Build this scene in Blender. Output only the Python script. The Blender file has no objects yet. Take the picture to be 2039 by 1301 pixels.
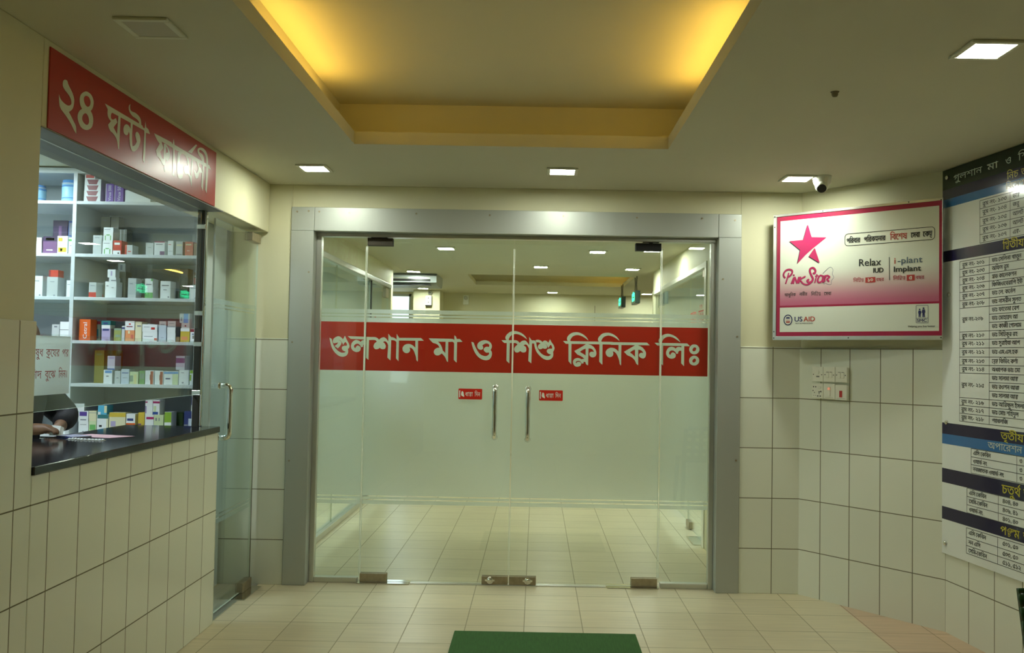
import bpy, bmesh, math, random
from mathutils import Vector, Matrix, Euler

# ------------------------------------------------------------------ camera, world, exposure
scene = bpy.context.scene
COL = scene.collection
EYE = 1.40
FOCAL = 1780.0                      # pixels, for the 2039 px wide frame
cam_data = bpy.data.cameras.new('camera')
cam_data.sensor_width = 36.0
cam_data.lens = FOCAL / 2039.0 * 36.0
cam_data.shift_x = (1019.5 - 1062.0) / 2039.0
cam_data.shift_y = (653.0 - 650.5) / 2039.0
cam_data.clip_start = 0.05
cam = bpy.data.objects.new('camera', cam_data)
COL.objects.link(cam)
fwd = Vector((6.0, 60.0, FOCAL)).normalized()                 # room depth axis seen from the camera (x right, y down, z ahead)
roll = math.radians(1.0)
upv = Vector((math.sin(roll), -math.cos(roll), 0.0)); upv = (upv - fwd * upv.dot(fwd)).normalized()
rgt = fwd.cross(upv)
if rgt.x < 0: rgt = -rgt
Rw = Matrix((rgt, fwd, upv))                                  # camera space -> room space
cx, cy, cz = Rw.col[0], -Rw.col[1], -Rw.col[2]
cam.matrix_world = Matrix(((cx[0], cy[0], cz[0], 0), (cx[1], cy[1], cz[1], 0), (cx[2], cy[2], cz[2], EYE), (0, 0, 0, 1)))
scene.camera = cam

world = bpy.data.worlds.new('world'); scene.world = world; world.use_nodes = True
bg = world.node_tree.nodes['Background']
bg.inputs[0].default_value = (0.80, 0.90, 1.0, 1); bg.inputs[1].default_value = 2.2   # daylight outside the far lobby window
scene.view_settings.view_transform = 'Standard'
scene.view_settings.look = 'None'
scene.view_settings.exposure = 0.0
scene.view_settings.gamma = 1.0
scene.view_settings.use_curve_mapping = False
scene.cycles.transparent_max_bounces = 24
scene.cycles.max_bounces = 10
scene.cycles.diffuse_bounces = 6
scene.cycles.glossy_bounces = 5
scene.cycles.transmission_bounces = 8
scene.cycles.caustics_reflective = False
scene.cycles.caustics_refractive = False
scene.cycles.sample_clamp_indirect = 6.0

DOWNLIGHT = 140.0                    # radiance of the square ceiling panels
LOBBY_LIGHT = 165.0
LAMP_TINT = (0.935, 1.0, 0.85)
COVE_TINT = (1.0, 0.61, 0.11)
COVE_POWER = 14.0
CEIL = 2.44
LOBBY_CEIL = 2.36
# outlines of the hand cut vinyl letters, millimetres in the plane of the glass / wall
BANNER=['-1291,1504! -1275,1495! -1271,1475 -1260,1450 -1244,1430 -1225,1416 -1209,1411 -1195,1413 -1187,1418! -1199,1422 -1208,1429 -1212,1438 -1209,1449 -1198,1454 -1183,1454! -1180,1463 -1184,1471 -1190,1479! -1199,1469 -1203,1459! -1208,1468 -1216,1481 -1224,1488 -1234,1490! -1221,1484 -1215,1475 -1217,1463 -1226,1449 -1237,1437! -1257,1452! -1243,1463 -1236,1475! -1249,1471 -1264,1468! -1269,1482 -1262,1500 -1238,1513 -1219,1507 -1206,1494! -1194,1517! -1183,1494 -1170,1471 -1164,1453 -1167,1442 -1174,1435! -1172,1424 -1173,1408 -1182,1394 -1197,1387 -1210,1386 -1229,1391 -1249,1406 -1266,1427 -1278,1452 -1285,1477', '-1177,1515! -1034,1512! -1033,1494! -1158,1498!', '-1061,1509! -1043,1509! -1044,1369! -1061,1382!', '-1059,1487! -1071,1490 -1082,1491 -1091,1486 -1095,1480! -1105,1487 -1123,1492 -1140,1485 -1151,1471 -1155,1453 -1151,1436 -1139,1423 -1123,1417 -1107,1419 -1097,1427 -1094,1438 -1097,1449 -1109,1457 -1119,1455 -1128,1440! -1135,1447 -1135,1458 -1124,1467 -1111,1468 -1099,1459 -1092,1447! -1080,1450! -1079,1461 -1070,1468 -1059,1466!', '-1041,1511! -1011,1512 -995,1508 -981,1496! -970,1506 -953,1512 -941,1507 -930,1495 -921,1481! -920,1465! -925,1464! -930,1476 -939,1485 -948,1486 -956,1481! -947,1475 -941,1466 -938,1455 -942,1442 -953,1437 -966,1439 -976,1446! -984,1439 -996,1436 -1006,1438 -1014,1449 -1014,1460 -1007,1474 -995,1484! -1002,1491 -1013,1494 -1041,1493!', '-924,1535! -909,1516! -905,1513! -907,1368! -927,1385! -923,1481!', '-909,1513! -894,1512 -882,1507 -872,1497! -871,1480! -876,1487 -884,1492 -893,1494 -908,1495!', '-872,1535! -857,1512! -857,1364! -873,1381! -873,1480!', '-859,1510! -720,1511! -702,1494! -859,1493!', '-755,1506! -754,1449! -765,1460 -781,1470 -800,1473 -818,1468 -830,1456 -834,1443 -831,1429 -821,1419 -807,1415 -794,1420 -787,1430 -787,1441 -791,1450! -778,1447 -766,1435 -757,1416 -749,1393 -746,1373! -737,1363! -738,1506!', '-672,1510! -532,1509! -532,1490! -642,1491!', '-672,1510! -658,1494 -644,1481! -627,1477 -613,1469 -604,1452! -619,1451 -633,1441 -639,1427 -635,1414 -623,1405 -608,1405 -596,1412 -589,1417! -576,1405 -566,1391 -557,1371 -549,1364! -550,1499! -566,1498! -567,1420! -583,1436! -589,1456 -600,1476 -615,1491!', '-535,1509! -520,1507 -512,1501! -511,1477! -517,1487 -524,1491 -534,1491!', '-513,1531! -503,1523 -497,1509! -478,1509! -461,1492! -495,1490! -495,1361! -513,1378! -513,1477! -512,1502!', '-406,1493! -392,1489! -383,1467 -369,1441 -352,1419 -332,1408 -313,1406 -299,1413 -294,1422 -298,1429! -311,1427 -322,1434 -329,1445 -324,1457 -311,1464 -297,1462! -294,1473 -301,1482 -315,1484 -328,1479 -338,1471! -332,1461 -334,1449 -345,1444 -359,1448 -368,1460 -368,1477 -358,1492 -338,1502 -315,1504 -294,1496 -281,1481 -278,1463 -286,1443! -278,1432 -277,1415 -283,1396 -297,1383 -319,1380 -341,1386 -362,1400 -381,1423 -394,1450 -402,1474', '-188,1506! -195,1522 -188,1540 -167,1558 -142,1565 -119,1562 -93,1551 -72,1533 -59,1513! -74,1524 -98,1538 -123,1546 -144,1544 -162,1534 -173,1515 -172,1504!', '-186,1497! -166,1497! -167,1362! -186,1379!', '-220,1506! -135,1508! -134,1490! -201,1489!', '-165,1507! -135,1508 -119,1504 -105,1491! -94,1502 -77,1507 -65,1503 -55,1491 -45,1477! -45,1461! -49,1460! -55,1472 -64,1481 -73,1481 -81,1476! -71,1471 -65,1462 -63,1450 -66,1438 -78,1432 -90,1434 -101,1441! -109,1435 -120,1431 -131,1434 -138,1444 -139,1456 -131,1470 -119,1480! -126,1487 -137,1490 -165,1489!', '-47,1531! -32,1510! -28,1506! -31,1365! -50,1380! -46,1481!', '-32,1508! -13,1508 -6,1502 -1,1488! 3,1468 14,1447 30,1428 51,1416 72,1412 84,1416 90,1423! 78,1426 68,1433 64,1443 69,1454 80,1459 94,1458! 97,1465 94,1475 87,1483! 73,1463! 72,1494! 83,1518! 93,1499 106,1481 112,1463 109,1450 103,1439! 105,1423 101,1406 88,1393 68,1388 44,1395 21,1413 -0,1438 -11,1465 -15,1489! -32,1490!', '-8,1510! 8,1513 24,1509 37,1499! 43,1506 52,1509 63,1505 74,1494! 73,1463! 66,1477 60,1485 52,1491! 61,1482 66,1471 63,1461 53,1457 39,1461! 30,1455 20,1454 11,1460 8,1471 13,1482 24,1490! 17,1495 8,1497 -1,1495!', '195,1505! 188,1521 195,1540 216,1558 241,1564 264,1562 289,1551 310,1533 323,1512! 308,1524 285,1538 260,1546 239,1544 221,1534 210,1515 211,1503!', '198,1501! 217,1501! 218,1363! 200,1383!', '164,1508! 474,1508! 474,1491! 181,1491!', '311,1494! 291,1480 263,1463 235,1447! 270,1442! 286,1454 306,1463! 312,1464!', '235,1447! 246,1434 256,1424! 271,1418 287,1409 300,1398! 313,1399! 308,1418! 291,1430 270,1442!', '305,1496! 324,1496! 322,1359! 311,1364! 306,1375!', '321,1489! 337,1486 353,1476 367,1458 373,1437 370,1421 361,1412 349,1409 336,1414 329,1425 331,1438 342,1444 357,1443! 351,1455 339,1463 322,1464!', '310,1399! 292,1399 280,1396! 269,1402 256,1404 241,1400 231,1390 228,1376 233,1361 244,1351 260,1350 274,1356 279,1368 274,1377 263,1380 253,1377 250,1371! 245,1376 250,1383 262,1386 274,1382 282,1369! 296,1372! 294,1380 311,1378!', '388,1506! 381,1522 389,1540 409,1558 435,1564 458,1562 483,1551 504,1533 517,1512! 502,1524 479,1538 453,1546 433,1544 414,1534 403,1515 404,1504!', '391,1502! 410,1502! 411,1364! 391,1382!', '462,1506! 687,1507! 704,1490! 463,1489!', '510,1504! 510,1447! 500,1458 484,1468 465,1471 447,1466 434,1454 430,1441 434,1427 443,1417 457,1413 471,1418 477,1428 478,1439 474,1448! 486,1445 498,1433 507,1414 515,1392 518,1371! 527,1361! 527,1504!', '615,1492! 596,1479 569,1463 544,1447! 581,1443! 596,1455 614,1462! 616,1462!', '544,1447! 557,1434 566,1425! 583,1419 599,1409 613,1393 621,1375! 633,1365! 633,1412! 614,1415! 599,1431 581,1443!', '612,1494! 633,1495! 633,1365! 622,1374! 613,1400!', '630,1488! 649,1482 665,1470 679,1450 681,1433 677,1417 666,1408 652,1410 641,1418 637,1427 642,1439 652,1443 664,1441! 656,1454 645,1460 631,1462!', '765,1505! 758,1521 766,1539 786,1557 811,1564 834,1561 860,1550 881,1532 894,1512! 879,1523 855,1538 830,1546 809,1544 791,1533 780,1514 781,1503!', '767,1502! 787,1502! 788,1366! 768,1384!', '733,1507! 936,1506! 954,1489! 751,1490!', '901,1480! 890,1483 878,1483 870,1479 865,1472! 855,1480 838,1484 821,1478 810,1463 805,1446 809,1429 821,1415 837,1410 853,1412 863,1419 866,1431 863,1441 851,1449 841,1447 832,1433! 825,1439 826,1451 836,1460 850,1460 862,1452 869,1440! 880,1442! 882,1453 890,1460 902,1459!', '900,1499! 918,1500! 918,1364! 900,1382!', '1013,1471 1011,1459 1004,1449 994,1442 981,1439 969,1441 958,1448 951,1458 949,1469 951,1481 958,1491 968,1499 980,1501 993,1499 1003,1492 1010,1482|991,1470 992,1476 989,1481 984,1482 978,1481 973,1476 970,1470 970,1464 973,1459 978,1458 983,1459 989,1464', '1012,1401 1010,1389 1003,1379 993,1372 981,1370 969,1372 958,1378 951,1388 949,1400 951,1411 958,1421 968,1428 980,1431 992,1429 1003,1422 1010,1412|991,1400 991,1407 988,1411 984,1413 978,1411 973,1406 970,1400 970,1394 973,1389 977,1388 983,1389 988,1394']
PHARMACY=['3060,2335 3075,2335 3081,2327! 3091,2319 3112,2304 3125,2285 3124,2265 3116,2248 3093,2231! 3106,2222 3126,2207 3143,2193 3147,2168! 3132,2176 3108,2194 3083,2208 3060,2218 3040,2227 3030,2240 3024,2274! 3036,2261 3054,2254 3077,2251 3094,2254 3107,2264 3102,2279 3086,2290 3062,2299 3048,2309 3048,2325', '3199,2335 3223,2339 3247,2334 3262,2317 3258,2294 3243,2276! 3258,2264 3264,2244 3255,2220 3229,2203 3200,2197 3175,2201 3158,2216 3152,2233 3161,2252 3181,2267! 3168,2277 3162,2296 3171,2317|3194,2314 3192,2301 3202,2289 3219,2285 3235,2294 3239,2310 3227,2322 3208,2322|3188,2245 3185,2229 3198,2220 3217,2218 3231,2227 3232,2242 3221,2255 3204,2257', '3347,2334! 3669,2334! 3686,2318! 3406,2315! 3371,2317!', '3370,2319! 3370,2299 3380,2287 3398,2280! 3377,2261! 3385,2249 3400,2240! 3416,2238 3439,2229 3453,2216 3464,2188! 3472,2190! 3476,2324! 3457,2324! 3451,2243! 3437,2252 3421,2262! 3450,2289! 3438,2303! 3415,2290! 3399,2292 3398,2307 3410,2318!', '3561,2327! 3583,2327! 3579,2279 3581,2247 3585,2228! 3606,2237 3622,2255! 3614,2266 3606,2277 3612,2291 3629,2296 3648,2285 3654,2265 3641,2239 3618,2218 3594,2208 3577,2211 3564,2227 3557,2252 3556,2269 3548,2278! 3540,2263 3524,2258 3507,2263 3503,2280 3512,2294 3527,2302 3546,2302 3564,2293!', '3556,2392! 3553,2380 3558,2368 3578,2366! 3607,2368 3637,2363 3653,2352 3659,2329! 3639,2328! 3633,2342 3608,2347 3579,2348 3554,2356 3542,2368 3543,2381', '3696,2359! 3705,2336! 3726,2333! 3743,2317! 3704,2313! 3703,2220 3696,2185! 3682,2194! 3689,2307! 3686,2318! 3665,2326! 3691,2328!', '3782,2331! 3965,2336! 3981,2324! 3979,2314! 3852,2314! 3838,2309!', '3782,2331! 3807,2313 3841,2300! 3806,2263! 3818,2240! 3846,2235 3882,2214! 3898,2218! 3900,2240 3897,2309! 3883,2310! 3885,2241! 3862,2250 3852,2267! 3879,2290! 3863,2310 3854,2317!', '3885,2310! 3908,2314! 3905,2188! 3894,2200!', '3903,2312! 3932,2303 3949,2282 3944,2259 3925,2243 3907,2249 3909,2271 3920,2280! 3931,2281! 3924,2293 3909,2304!', '3987,2357! 3999,2333! 4006,2190! 3985,2193! 3984,2302! 3972,2322!', '3980,2333! 4428,2332! 4452,2316! 4408,2315! 3991,2312!', '4036,2310! 4089,2315! 4065,2297 4061,2266 4069,2247! 4094,2243 4102,2224 4094,2203 4073,2193 4048,2198 4034,2220 4031,2257 4032,2287', '4101,2317! 4146,2320! 4164,2299 4171,2249! 4199,2229! 4198,2322! 4215,2320! 4209,2183! 4194,2202 4179,2225 4153,2232! 4134,2226 4114,2237 4112,2257 4137,2270 4156,2271! 4145,2294 4128,2308', '4246,2394! 4263,2394! 4197,2339! 4154,2337!', '4238,2325! 4286,2326! 4299,2297! 4316,2295! 4339,2276! 4335,2321! 4360,2321! 4350,2188! 4330,2208! 4332,2275! 4298,2268! 4286,2242 4263,2232 4245,2244 4232,2270! 4250,2265 4264,2258! 4283,2278 4282,2293 4267,2306', '4385,2324! 4416,2325! 4402,2188! 4381,2202!', '4271,2378 4301,2392 4343,2397 4384,2388 4404,2363 4410,2326! 4387,2324! 4375,2362 4345,2379 4302,2381 4289,2374 4296,2368 4332,2365 4350,2353 4356,2331! 4332,2331! 4305,2346 4284,2352 4270,2364']
# medicine cartons: x0,x1,z0,z1,y,depth,shelf row,base colour,printed patches (u0,v0,u1,v1,colour),label,kind
CARTONS=[
(-2.955, -2.8459, 2.2445, 2.3428, 5.06, 0.1, 1, 'tinblue', [], 'pale blue lidded tin half hidden by the wall edge on the top shelf', 'tin'),
(-2.7391, -2.6301, 2.2445, 2.3724, 5.06, 0.1, 1, 'tinblue', [], 'pale blue tin with bright blue lid in full view on the top shelf', 'tin'),
(-2.5966, -2.5005, 2.2445, 2.2782, 5.06, 0.12, 1, 'white', [(0.14, 0.1, 0.86, 0.95, 'maroon_trap')], 'white carton with maroon panel, lowest of the flat stack on the top shelf', 'box'),
(-2.5962, -2.5001, 2.2782, 2.3091, 5.06, 0.12, 1, 'white', [(0.14, 0.1, 0.86, 0.95, 'maroon_trap')], 'white carton with maroon panel, second from the bottom of the top shelf stack', 'box'),
(-2.5944, -2.4997, 2.3091, 2.3416, 5.06, 0.12, 1, 'white', [(0.14, 0.1, 0.86, 0.95, 'maroon_trap')], 'white carton with maroon panel, third from the bottom of the top shelf stack', 'box'),
(-2.5941, -2.4994, 2.3416, 2.3748, 5.06, 0.12, 1, 'white', [(0.14, 0.1, 0.86, 0.95, 'maroon_trap')], 'white carton with maroon panel, fourth from the bottom of the top shelf stack', 'box'),
(-2.5938, -2.5335, 2.3748, 2.4062, 5.06, 0.1, 1, 'white', [(0.1, 0.2, 0.9, 0.8, 'red')], 'small white carton topping the flat stack on the top shelf', 'box'),
(-2.473, -2.4257, 2.2445, 2.3505, 5.06, 0.075, 1, 'purple', [(0, 0, 0.12, 1, 'lilac')], 'left purple carton with upright white lettering on the top shelf', 'box'),
(-2.4227, -2.3696, 2.2445, 2.3427, 5.06, 0.075, 1, 'purple', [(0, 0, 0.12, 1, 'lilac')], 'right purple carton with upright white lettering on the top shelf', 'box'),
(-2.3606, -2.2144, 2.2445, 2.3158, 5.06, 0.075, 1, 'white', [], 'wide plain white carton right of the purple cartons on the top shelf', 'box'),
(-2.9037, -2.8264, 1.945, 2.0356, 5.06, 0.075, 2, 'white', [(0.1, 0.75, 0.6, 0.8, 'grey')], 'plain off white carton at the left end of the second shelf', 'box'),
(-2.8193, -2.7392, 1.945, 2.0428, 5.06, 0.075, 2, 'plum', [(0, 0.72, 1, 1, 'darkplum'), (0.2, 0.78, 0.8, 0.92, 'white'), (0.25, 0.17, 0.7, 0.24, 'white')], 'squat plum carton with white lettering on the second shelf', 'box'),
(-2.7378, -2.6791, 1.945, 2.0469, 5.06, 0.075, 2, 'white', [(0.1, 0.7, 0.5, 0.9, 'yellow'), (0.1, 0.1, 0.9, 0.35, 'yellow'), (0.3, 0.15, 0.5, 0.3, 'grey')], 'white and yellow carton beside the plum carton on the second shelf', 'box'),
(-2.6732, -2.6317, 1.945, 2.0364, 5.06, 0.075, 2, 'white', [(0, 0.8, 1, 0.93, 'green'), (0.2, 0.5, 0.8, 0.54, 'grey')], 'white carton with green top against the shelf upright on the second shelf', 'box'),
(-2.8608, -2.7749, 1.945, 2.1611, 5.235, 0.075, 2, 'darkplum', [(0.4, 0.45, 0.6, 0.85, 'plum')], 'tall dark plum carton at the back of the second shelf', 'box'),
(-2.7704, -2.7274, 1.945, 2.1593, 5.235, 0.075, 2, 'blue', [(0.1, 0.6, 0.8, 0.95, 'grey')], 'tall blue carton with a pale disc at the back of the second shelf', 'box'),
(-2.5346, -2.4845, 1.945, 2.0543, 5.06, 0.075, 2, 'greywhite', [(0.2, 0.86, 0.75, 0.9, 'grey')], 'tall pale grey carton standing alone on the second shelf', 'box'),
(-2.4796, -2.4224, 1.945, 2.0226, 5.06, 0.075, 2, 'white', [(0.1, 0.82, 0.7, 0.86, 'grey'), (0.15, 0.05, 0.25, 0.4, 'green'), (0.7, 0.05, 0.8, 0.4, 'green'), (0.3, 0.4, 0.65, 0.48, 'green')], 'white carton with green arcs, lower of the pair on the second shelf', 'box'),
(-2.4764, -2.4206, 2.0226, 2.1002, 5.06, 0.075, 2, 'white', [(0.1, 0.82, 0.7, 0.86, 'grey'), (0.15, 0.05, 0.25, 0.4, 'green'), (0.7, 0.05, 0.8, 0.4, 'green'), (0.3, 0.4, 0.65, 0.48, 'green')], 'white carton with green arcs, upper of the pair on the second shelf', 'box'),
(-2.4195, -2.3709, 1.945, 2.0264, 5.06, 0.075, 2, 'red', [(0, 0, 0.9, 0.3, 'white'), (0.15, 0.7, 0.8, 0.85, 'white'), (0.55, 0.06, 0.75, 0.16, 'black')], 'red and white carton beside the green arc pair on the second shelf', 'box'),
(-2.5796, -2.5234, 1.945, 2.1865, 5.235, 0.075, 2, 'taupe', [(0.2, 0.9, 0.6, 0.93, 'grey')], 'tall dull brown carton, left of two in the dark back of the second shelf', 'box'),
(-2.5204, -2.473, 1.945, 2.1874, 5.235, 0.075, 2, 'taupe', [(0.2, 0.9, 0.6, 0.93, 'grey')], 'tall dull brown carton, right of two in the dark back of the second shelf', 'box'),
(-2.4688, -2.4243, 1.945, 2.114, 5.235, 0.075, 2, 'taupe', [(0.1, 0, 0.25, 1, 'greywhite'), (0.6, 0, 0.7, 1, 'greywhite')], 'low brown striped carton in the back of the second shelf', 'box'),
(-2.3518, -2.3075, 1.945, 2.0017, 5.06, 0.075, 2, 'greywhite', [(0, 0, 0.25, 1, 'red'), (0.4, 0.3, 0.8, 0.4, 'red')], 'small pale carton with a red left edge on the second shelf', 'box'),
(-2.2333, -2.1875, 1.945, 2.0164, 5.06, 0.075, 2, 'greywhite', [(0.3, 0.6, 0.7, 0.64, 'grey')], 'pale grey low carton left of the white maroon carton on the second shelf', 'box'),
(-2.1848, -2.1247, 1.945, 2.0248, 5.06, 0.075, 2, 'white', [(0, 0.93, 1, 1, 'magenta'), (0.55, 0, 1, 0.3, 'plum'), (0.15, 0.76, 0.8, 0.82, 'grey')], 'white carton with maroon corner on the second shelf', 'box'),
(-2.1075, -2.0761, 1.945, 2.0302, 5.06, 0.075, 2, 'white', [(0.1, 0.72, 0.6, 0.76, 'red'), (0.1, 0.28, 0.9, 0.3, 'grey')], 'slim white carton right of the maroon corner carton on the second shelf', 'box'),
(-2.0617, -2.0217, 1.945, 2.0267, 5.06, 0.075, 2, 'greywhite', [(0.1, 0.68, 0.9, 0.82, 'cream'), (0.1, 0.05, 0.9, 0.12, 'grey')], 'slim grey white carton with beige stripe on the second shelf', 'box'),
(-2.0101, -1.9629, 1.945, 2.0263, 5.06, 0.075, 2, 'coral', [(0.1, 0.75, 0.8, 0.85, 'cream'), (0.25, 0.34, 0.6, 0.38, 'white')], 'coral red carton near the right end of the second shelf', 'box'),
(-1.9599, -1.9285, 1.945, 2.0169, 5.06, 0.075, 2, 'kraft', [], 'plain brown carton right of the coral carton on the second shelf', 'box'),
(-1.9243, -1.8957, 1.945, 2.0233, 5.06, 0.075, 2, 'teal', [(0, 0.88, 1, 1, 'magenta'), (0, 0, 1, 0.15, 'green')], 'teal and green carton at the far right of the second shelf', 'box'),
(-2.878, -2.8123, 1.6998, 1.8166, 5.06, 0.075, 3, 'white', [(0.3, 0.74, 0.7, 0.78, 'grey'), (0.7, 0.03, 0.85, 0.1, 'grey')], 'tall white carton at the left end of the third shelf', 'box'),
(-2.7893, -2.7264, 1.6998, 1.8121, 5.06, 0.075, 3, 'greywhite', [(0.3, 0.74, 0.7, 0.77, 'grey'), (0.62, 0.03, 0.8, 0.1, 'grey')], 'second tall white carton from the left on the third shelf', 'box'),
(-2.7805, -2.7262, 1.8121, 1.8511, 5.06, 0.06, 3, 'red', [(0, 0, 0.2, 1, 'maroon')], 'flat dark red carton lying on a white carton on the third shelf', 'box'),
(-2.7455, -2.7252, 1.6998, 1.7899, 5.145, 0.075, 3, 'greywhite', [], 'narrow grey carton left of the upright on the third shelf', 'box'),
(-2.6774, -2.6345, 1.6998, 1.7938, 5.06, 0.075, 3, 'white', [(0.15, 0.74, 0.85, 0.77, 'grey'), (0.7, 0.03, 0.88, 0.08, 'grey')], 'bright white carton against the upright on the third shelf', 'box'),
(-2.5497, -2.5069, 1.6998, 1.7852, 5.06, 0.075, 3, 'greywhite', [(0, 0, 1, 0.34, 'red'), (0.2, 0.76, 0.8, 0.8, 'grey')], 'grey carton with red base on the third shelf', 'box'),
(-2.5449, -2.5027, 1.6998, 1.7907, 5.145, 0.075, 3, 'taupe', [(0.05, 0.02, 0.9, 0.25, 'red')], 'dull grey red carton left of the bright white carton on the third shelf', 'box'),
(-2.4572, -2.3932, 1.6998, 1.7915, 5.06, 0.075, 3, 'white', [(0.12, 0.7, 0.3, 0.76, 'grey'), (0.58, 0.6, 0.78, 0.64, 'grey')], 'wide bright white carton on the third shelf under two small ones', 'box'),
(-2.4362, -2.3962, 1.7915, 1.8149, 5.06, 0.05, 3, 'white', [(0.3, 0.1, 1, 0.4, 'grey')], 'small flat white carton, middle of the pile on the third shelf', 'box'),
(-2.446, -2.4002, 1.8149, 1.8608, 5.06, 0.05, 3, 'white', [(0.4, 0.2, 0.6, 0.8, 'lilac')], 'small square white carton topping the pile on the third shelf', 'box'),
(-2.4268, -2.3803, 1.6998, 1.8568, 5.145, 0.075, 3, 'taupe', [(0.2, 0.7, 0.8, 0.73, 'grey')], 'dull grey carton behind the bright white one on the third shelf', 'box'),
(-2.4272, -2.3836, 1.8568, 1.9048, 5.145, 0.06, 3, 'greywhite', [(0.3, 0.2, 0.6, 0.8, 'grey')], 'small grey carton perched on a dull grey carton on the third shelf', 'box'),
(-2.3275, -2.2804, 1.6998, 1.8131, 5.06, 0.075, 3, 'greywhite', [(0.2, 0.7, 0.6, 0.73, 'grey')], 'tall grey white carton mid way along the third shelf', 'box'),
(-2.3011, -2.2721, 1.6998, 1.8152, 5.145, 0.075, 3, 'taupe', [(0.1, 0.3, 0.9, 0.33, 'grey')], 'narrow dull carton left of the green based carton on the third shelf', 'box'),
(-2.2296, -2.1839, 1.6998, 1.7661, 5.06, 0.075, 3, 'white', [(0, 0, 1, 0.5, 'green')], 'white carton with a bright green base on the third shelf', 'box'),
(-2.2313, -2.1856, 1.7661, 1.8119, 5.06, 0.075, 3, 'white', [(0.75, 0.7, 1, 1, 'green'), (0.15, 0.2, 0.85, 0.34, 'grey')], 'white carton with dark lettering stacked on the green based one', 'box'),
(-2.2168, -2.182, 1.6998, 1.8167, 5.145, 0.075, 3, 'taupe', [(0.1, 0.45, 0.9, 0.5, 'grey')], 'dull olive carton left of the last wide white carton on the third shelf', 'box'),
(-2.1429, -2.0843, 1.6998, 1.7992, 5.06, 0.075, 3, 'white', [(0.15, 0.72, 0.85, 0.78, 'grey'), (0.3, 0.48, 0.65, 0.52, 'grey'), (0.75, 0.05, 0.9, 0.13, 'grey')], 'wide white carton near the right of the third shelf', 'box'),
(-2.114, -2.0705, 1.6998, 1.7488, 5.145, 0.075, 3, 'taupe', [(0.1, 0.7, 0.9, 0.76, 'grey')], 'low olive carton right of the wide white carton on the third shelf', 'box'),
(-2.1043, -2.0556, 1.6998, 1.8888, 5.235, 0.075, 3, 'taupe', [(0.15, 0.78, 0.85, 0.82, 'grey')], 'tall olive carton in the back right of the third shelf', 'box'),
(-1.9768, -1.934, 1.6998, 1.7791, 5.06, 0.075, 3, 'white', [(0.15, 0.76, 0.8, 0.82, 'grey'), (0.7, 0.03, 0.85, 0.1, 'grey')], 'small white carton at the right end of the third shelf', 'box'),
(-2.0227, -1.9754, 1.6998, 1.8666, 5.235, 0.075, 3, 'kraft', [(0, 0.6, 1, 0.8, 'coral'), (0.1, 0.85, 0.9, 0.9, 'greywhite')], 'orange brown carton behind the last small white carton on the third shelf', 'box'),
(-2.7514, -2.7086, 1.4547, 1.5428, 5.06, 0.075, 4, 'greywhite', [(0.3, 0.8, 0.7, 0.9, 'grey')], 'grey white carton left of a white carton behind the red lettered notice', 'box'),
(-2.706, -2.6461, 1.4547, 1.558, 5.06, 0.075, 4, 'white', [(0, 0.55, 1, 0.58, 'grey')], 'white carton showing above the red lettered notice', 'box'),
(-2.5967, -2.5322, 1.4547, 1.5742, 5.06, 0.075, 4, 'orange', [(0, 0.05, 1, 0.09, 'coral')], 'orange carton with upright white lettering on the fourth shelf', 'box'),
(-2.5688, -2.5165, 1.4547, 1.5667, 5.145, 0.075, 4, 'sage', [(0, 0.85, 1, 1, 'maroon'), (0.2, 0.1, 0.8, 0.6, 'teal')], 'sage green carton right of the orange carton on the fourth shelf', 'box'),
(-2.4685, -2.4186, 1.4547, 1.5236, 5.06, 0.075, 4, 'lilac', [(0.1, 0.83, 0.85, 0.98, 'navy'), (0.5, 0.05, 0.9, 0.1, 'grey')], 'lilac carton with navy label on the fourth shelf', 'box'),
(-2.47, -2.42, 1.5236, 1.5436, 5.06, 0.06, 4, 'white', [], 'flat white carton under the teal one on the fourth shelf', 'box'),
(-2.4707, -2.4179, 1.5436, 1.5678, 5.06, 0.06, 4, 'teal', [(0.2, 0.2, 0.7, 0.6, 'navy')], 'flat teal carton topping the lilac pile on the fourth shelf', 'box'),
(-2.398, -2.3558, 1.4547, 1.5262, 5.06, 0.075, 4, 'olive', [(0, 0.85, 1, 1, 'sage'), (0.2, 0.3, 0.9, 0.5, 'sage')], 'olive green carton on the fourth shelf', 'box'),
(-2.3546, -2.3361, 1.4547, 1.541, 5.06, 0.075, 4, 'greywhite', [(0, 0.8, 1, 0.9, 'navy')], 'very narrow grey carton beside the orange white pair on the fourth shelf', 'box'),
(-2.3342, -2.2801, 1.4547, 1.516, 5.06, 0.075, 4, 'orangepale', [(0.6, 0.2, 0.9, 0.6, 'coral'), (0.3, 0.7, 0.5, 0.95, 'cream')], 'pale orange carton under a white one on the fourth shelf', 'box'),
(-2.3361, -2.2819, 1.516, 1.5687, 5.06, 0.075, 4, 'white', [(0.15, 0.35, 0.8, 0.45, 'maroon'), (0.4, 0.6, 0.6, 0.75, 'red')], 'white carton with red emblem on the pale orange carton', 'box'),
(-2.278, -2.2409, 1.4547, 1.5653, 5.06, 0.075, 4, 'cream', [(0.3, 0.75, 0.9, 0.82, 'grey')], 'cream carton beside the orange white pair on the fourth shelf', 'box'),
(-2.2357, -2.1515, 1.4547, 1.5095, 5.06, 0.075, 4, 'white', [(0.8, 0.1, 1, 0.35, 'coral'), (0.1, 0.5, 0.7, 0.55, 'grey')], 'wide flat white carton, lower of two on the fourth shelf', 'box'),
(-2.2387, -2.1531, 1.5095, 1.5522, 5.06, 0.075, 4, 'white', [(0.6, 0.3, 0.85, 0.6, 'red'), (0.1, 0.6, 0.5, 0.66, 'grey')], 'wide flat white carton with red mark, upper of two on the fourth shelf', 'box'),
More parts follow.
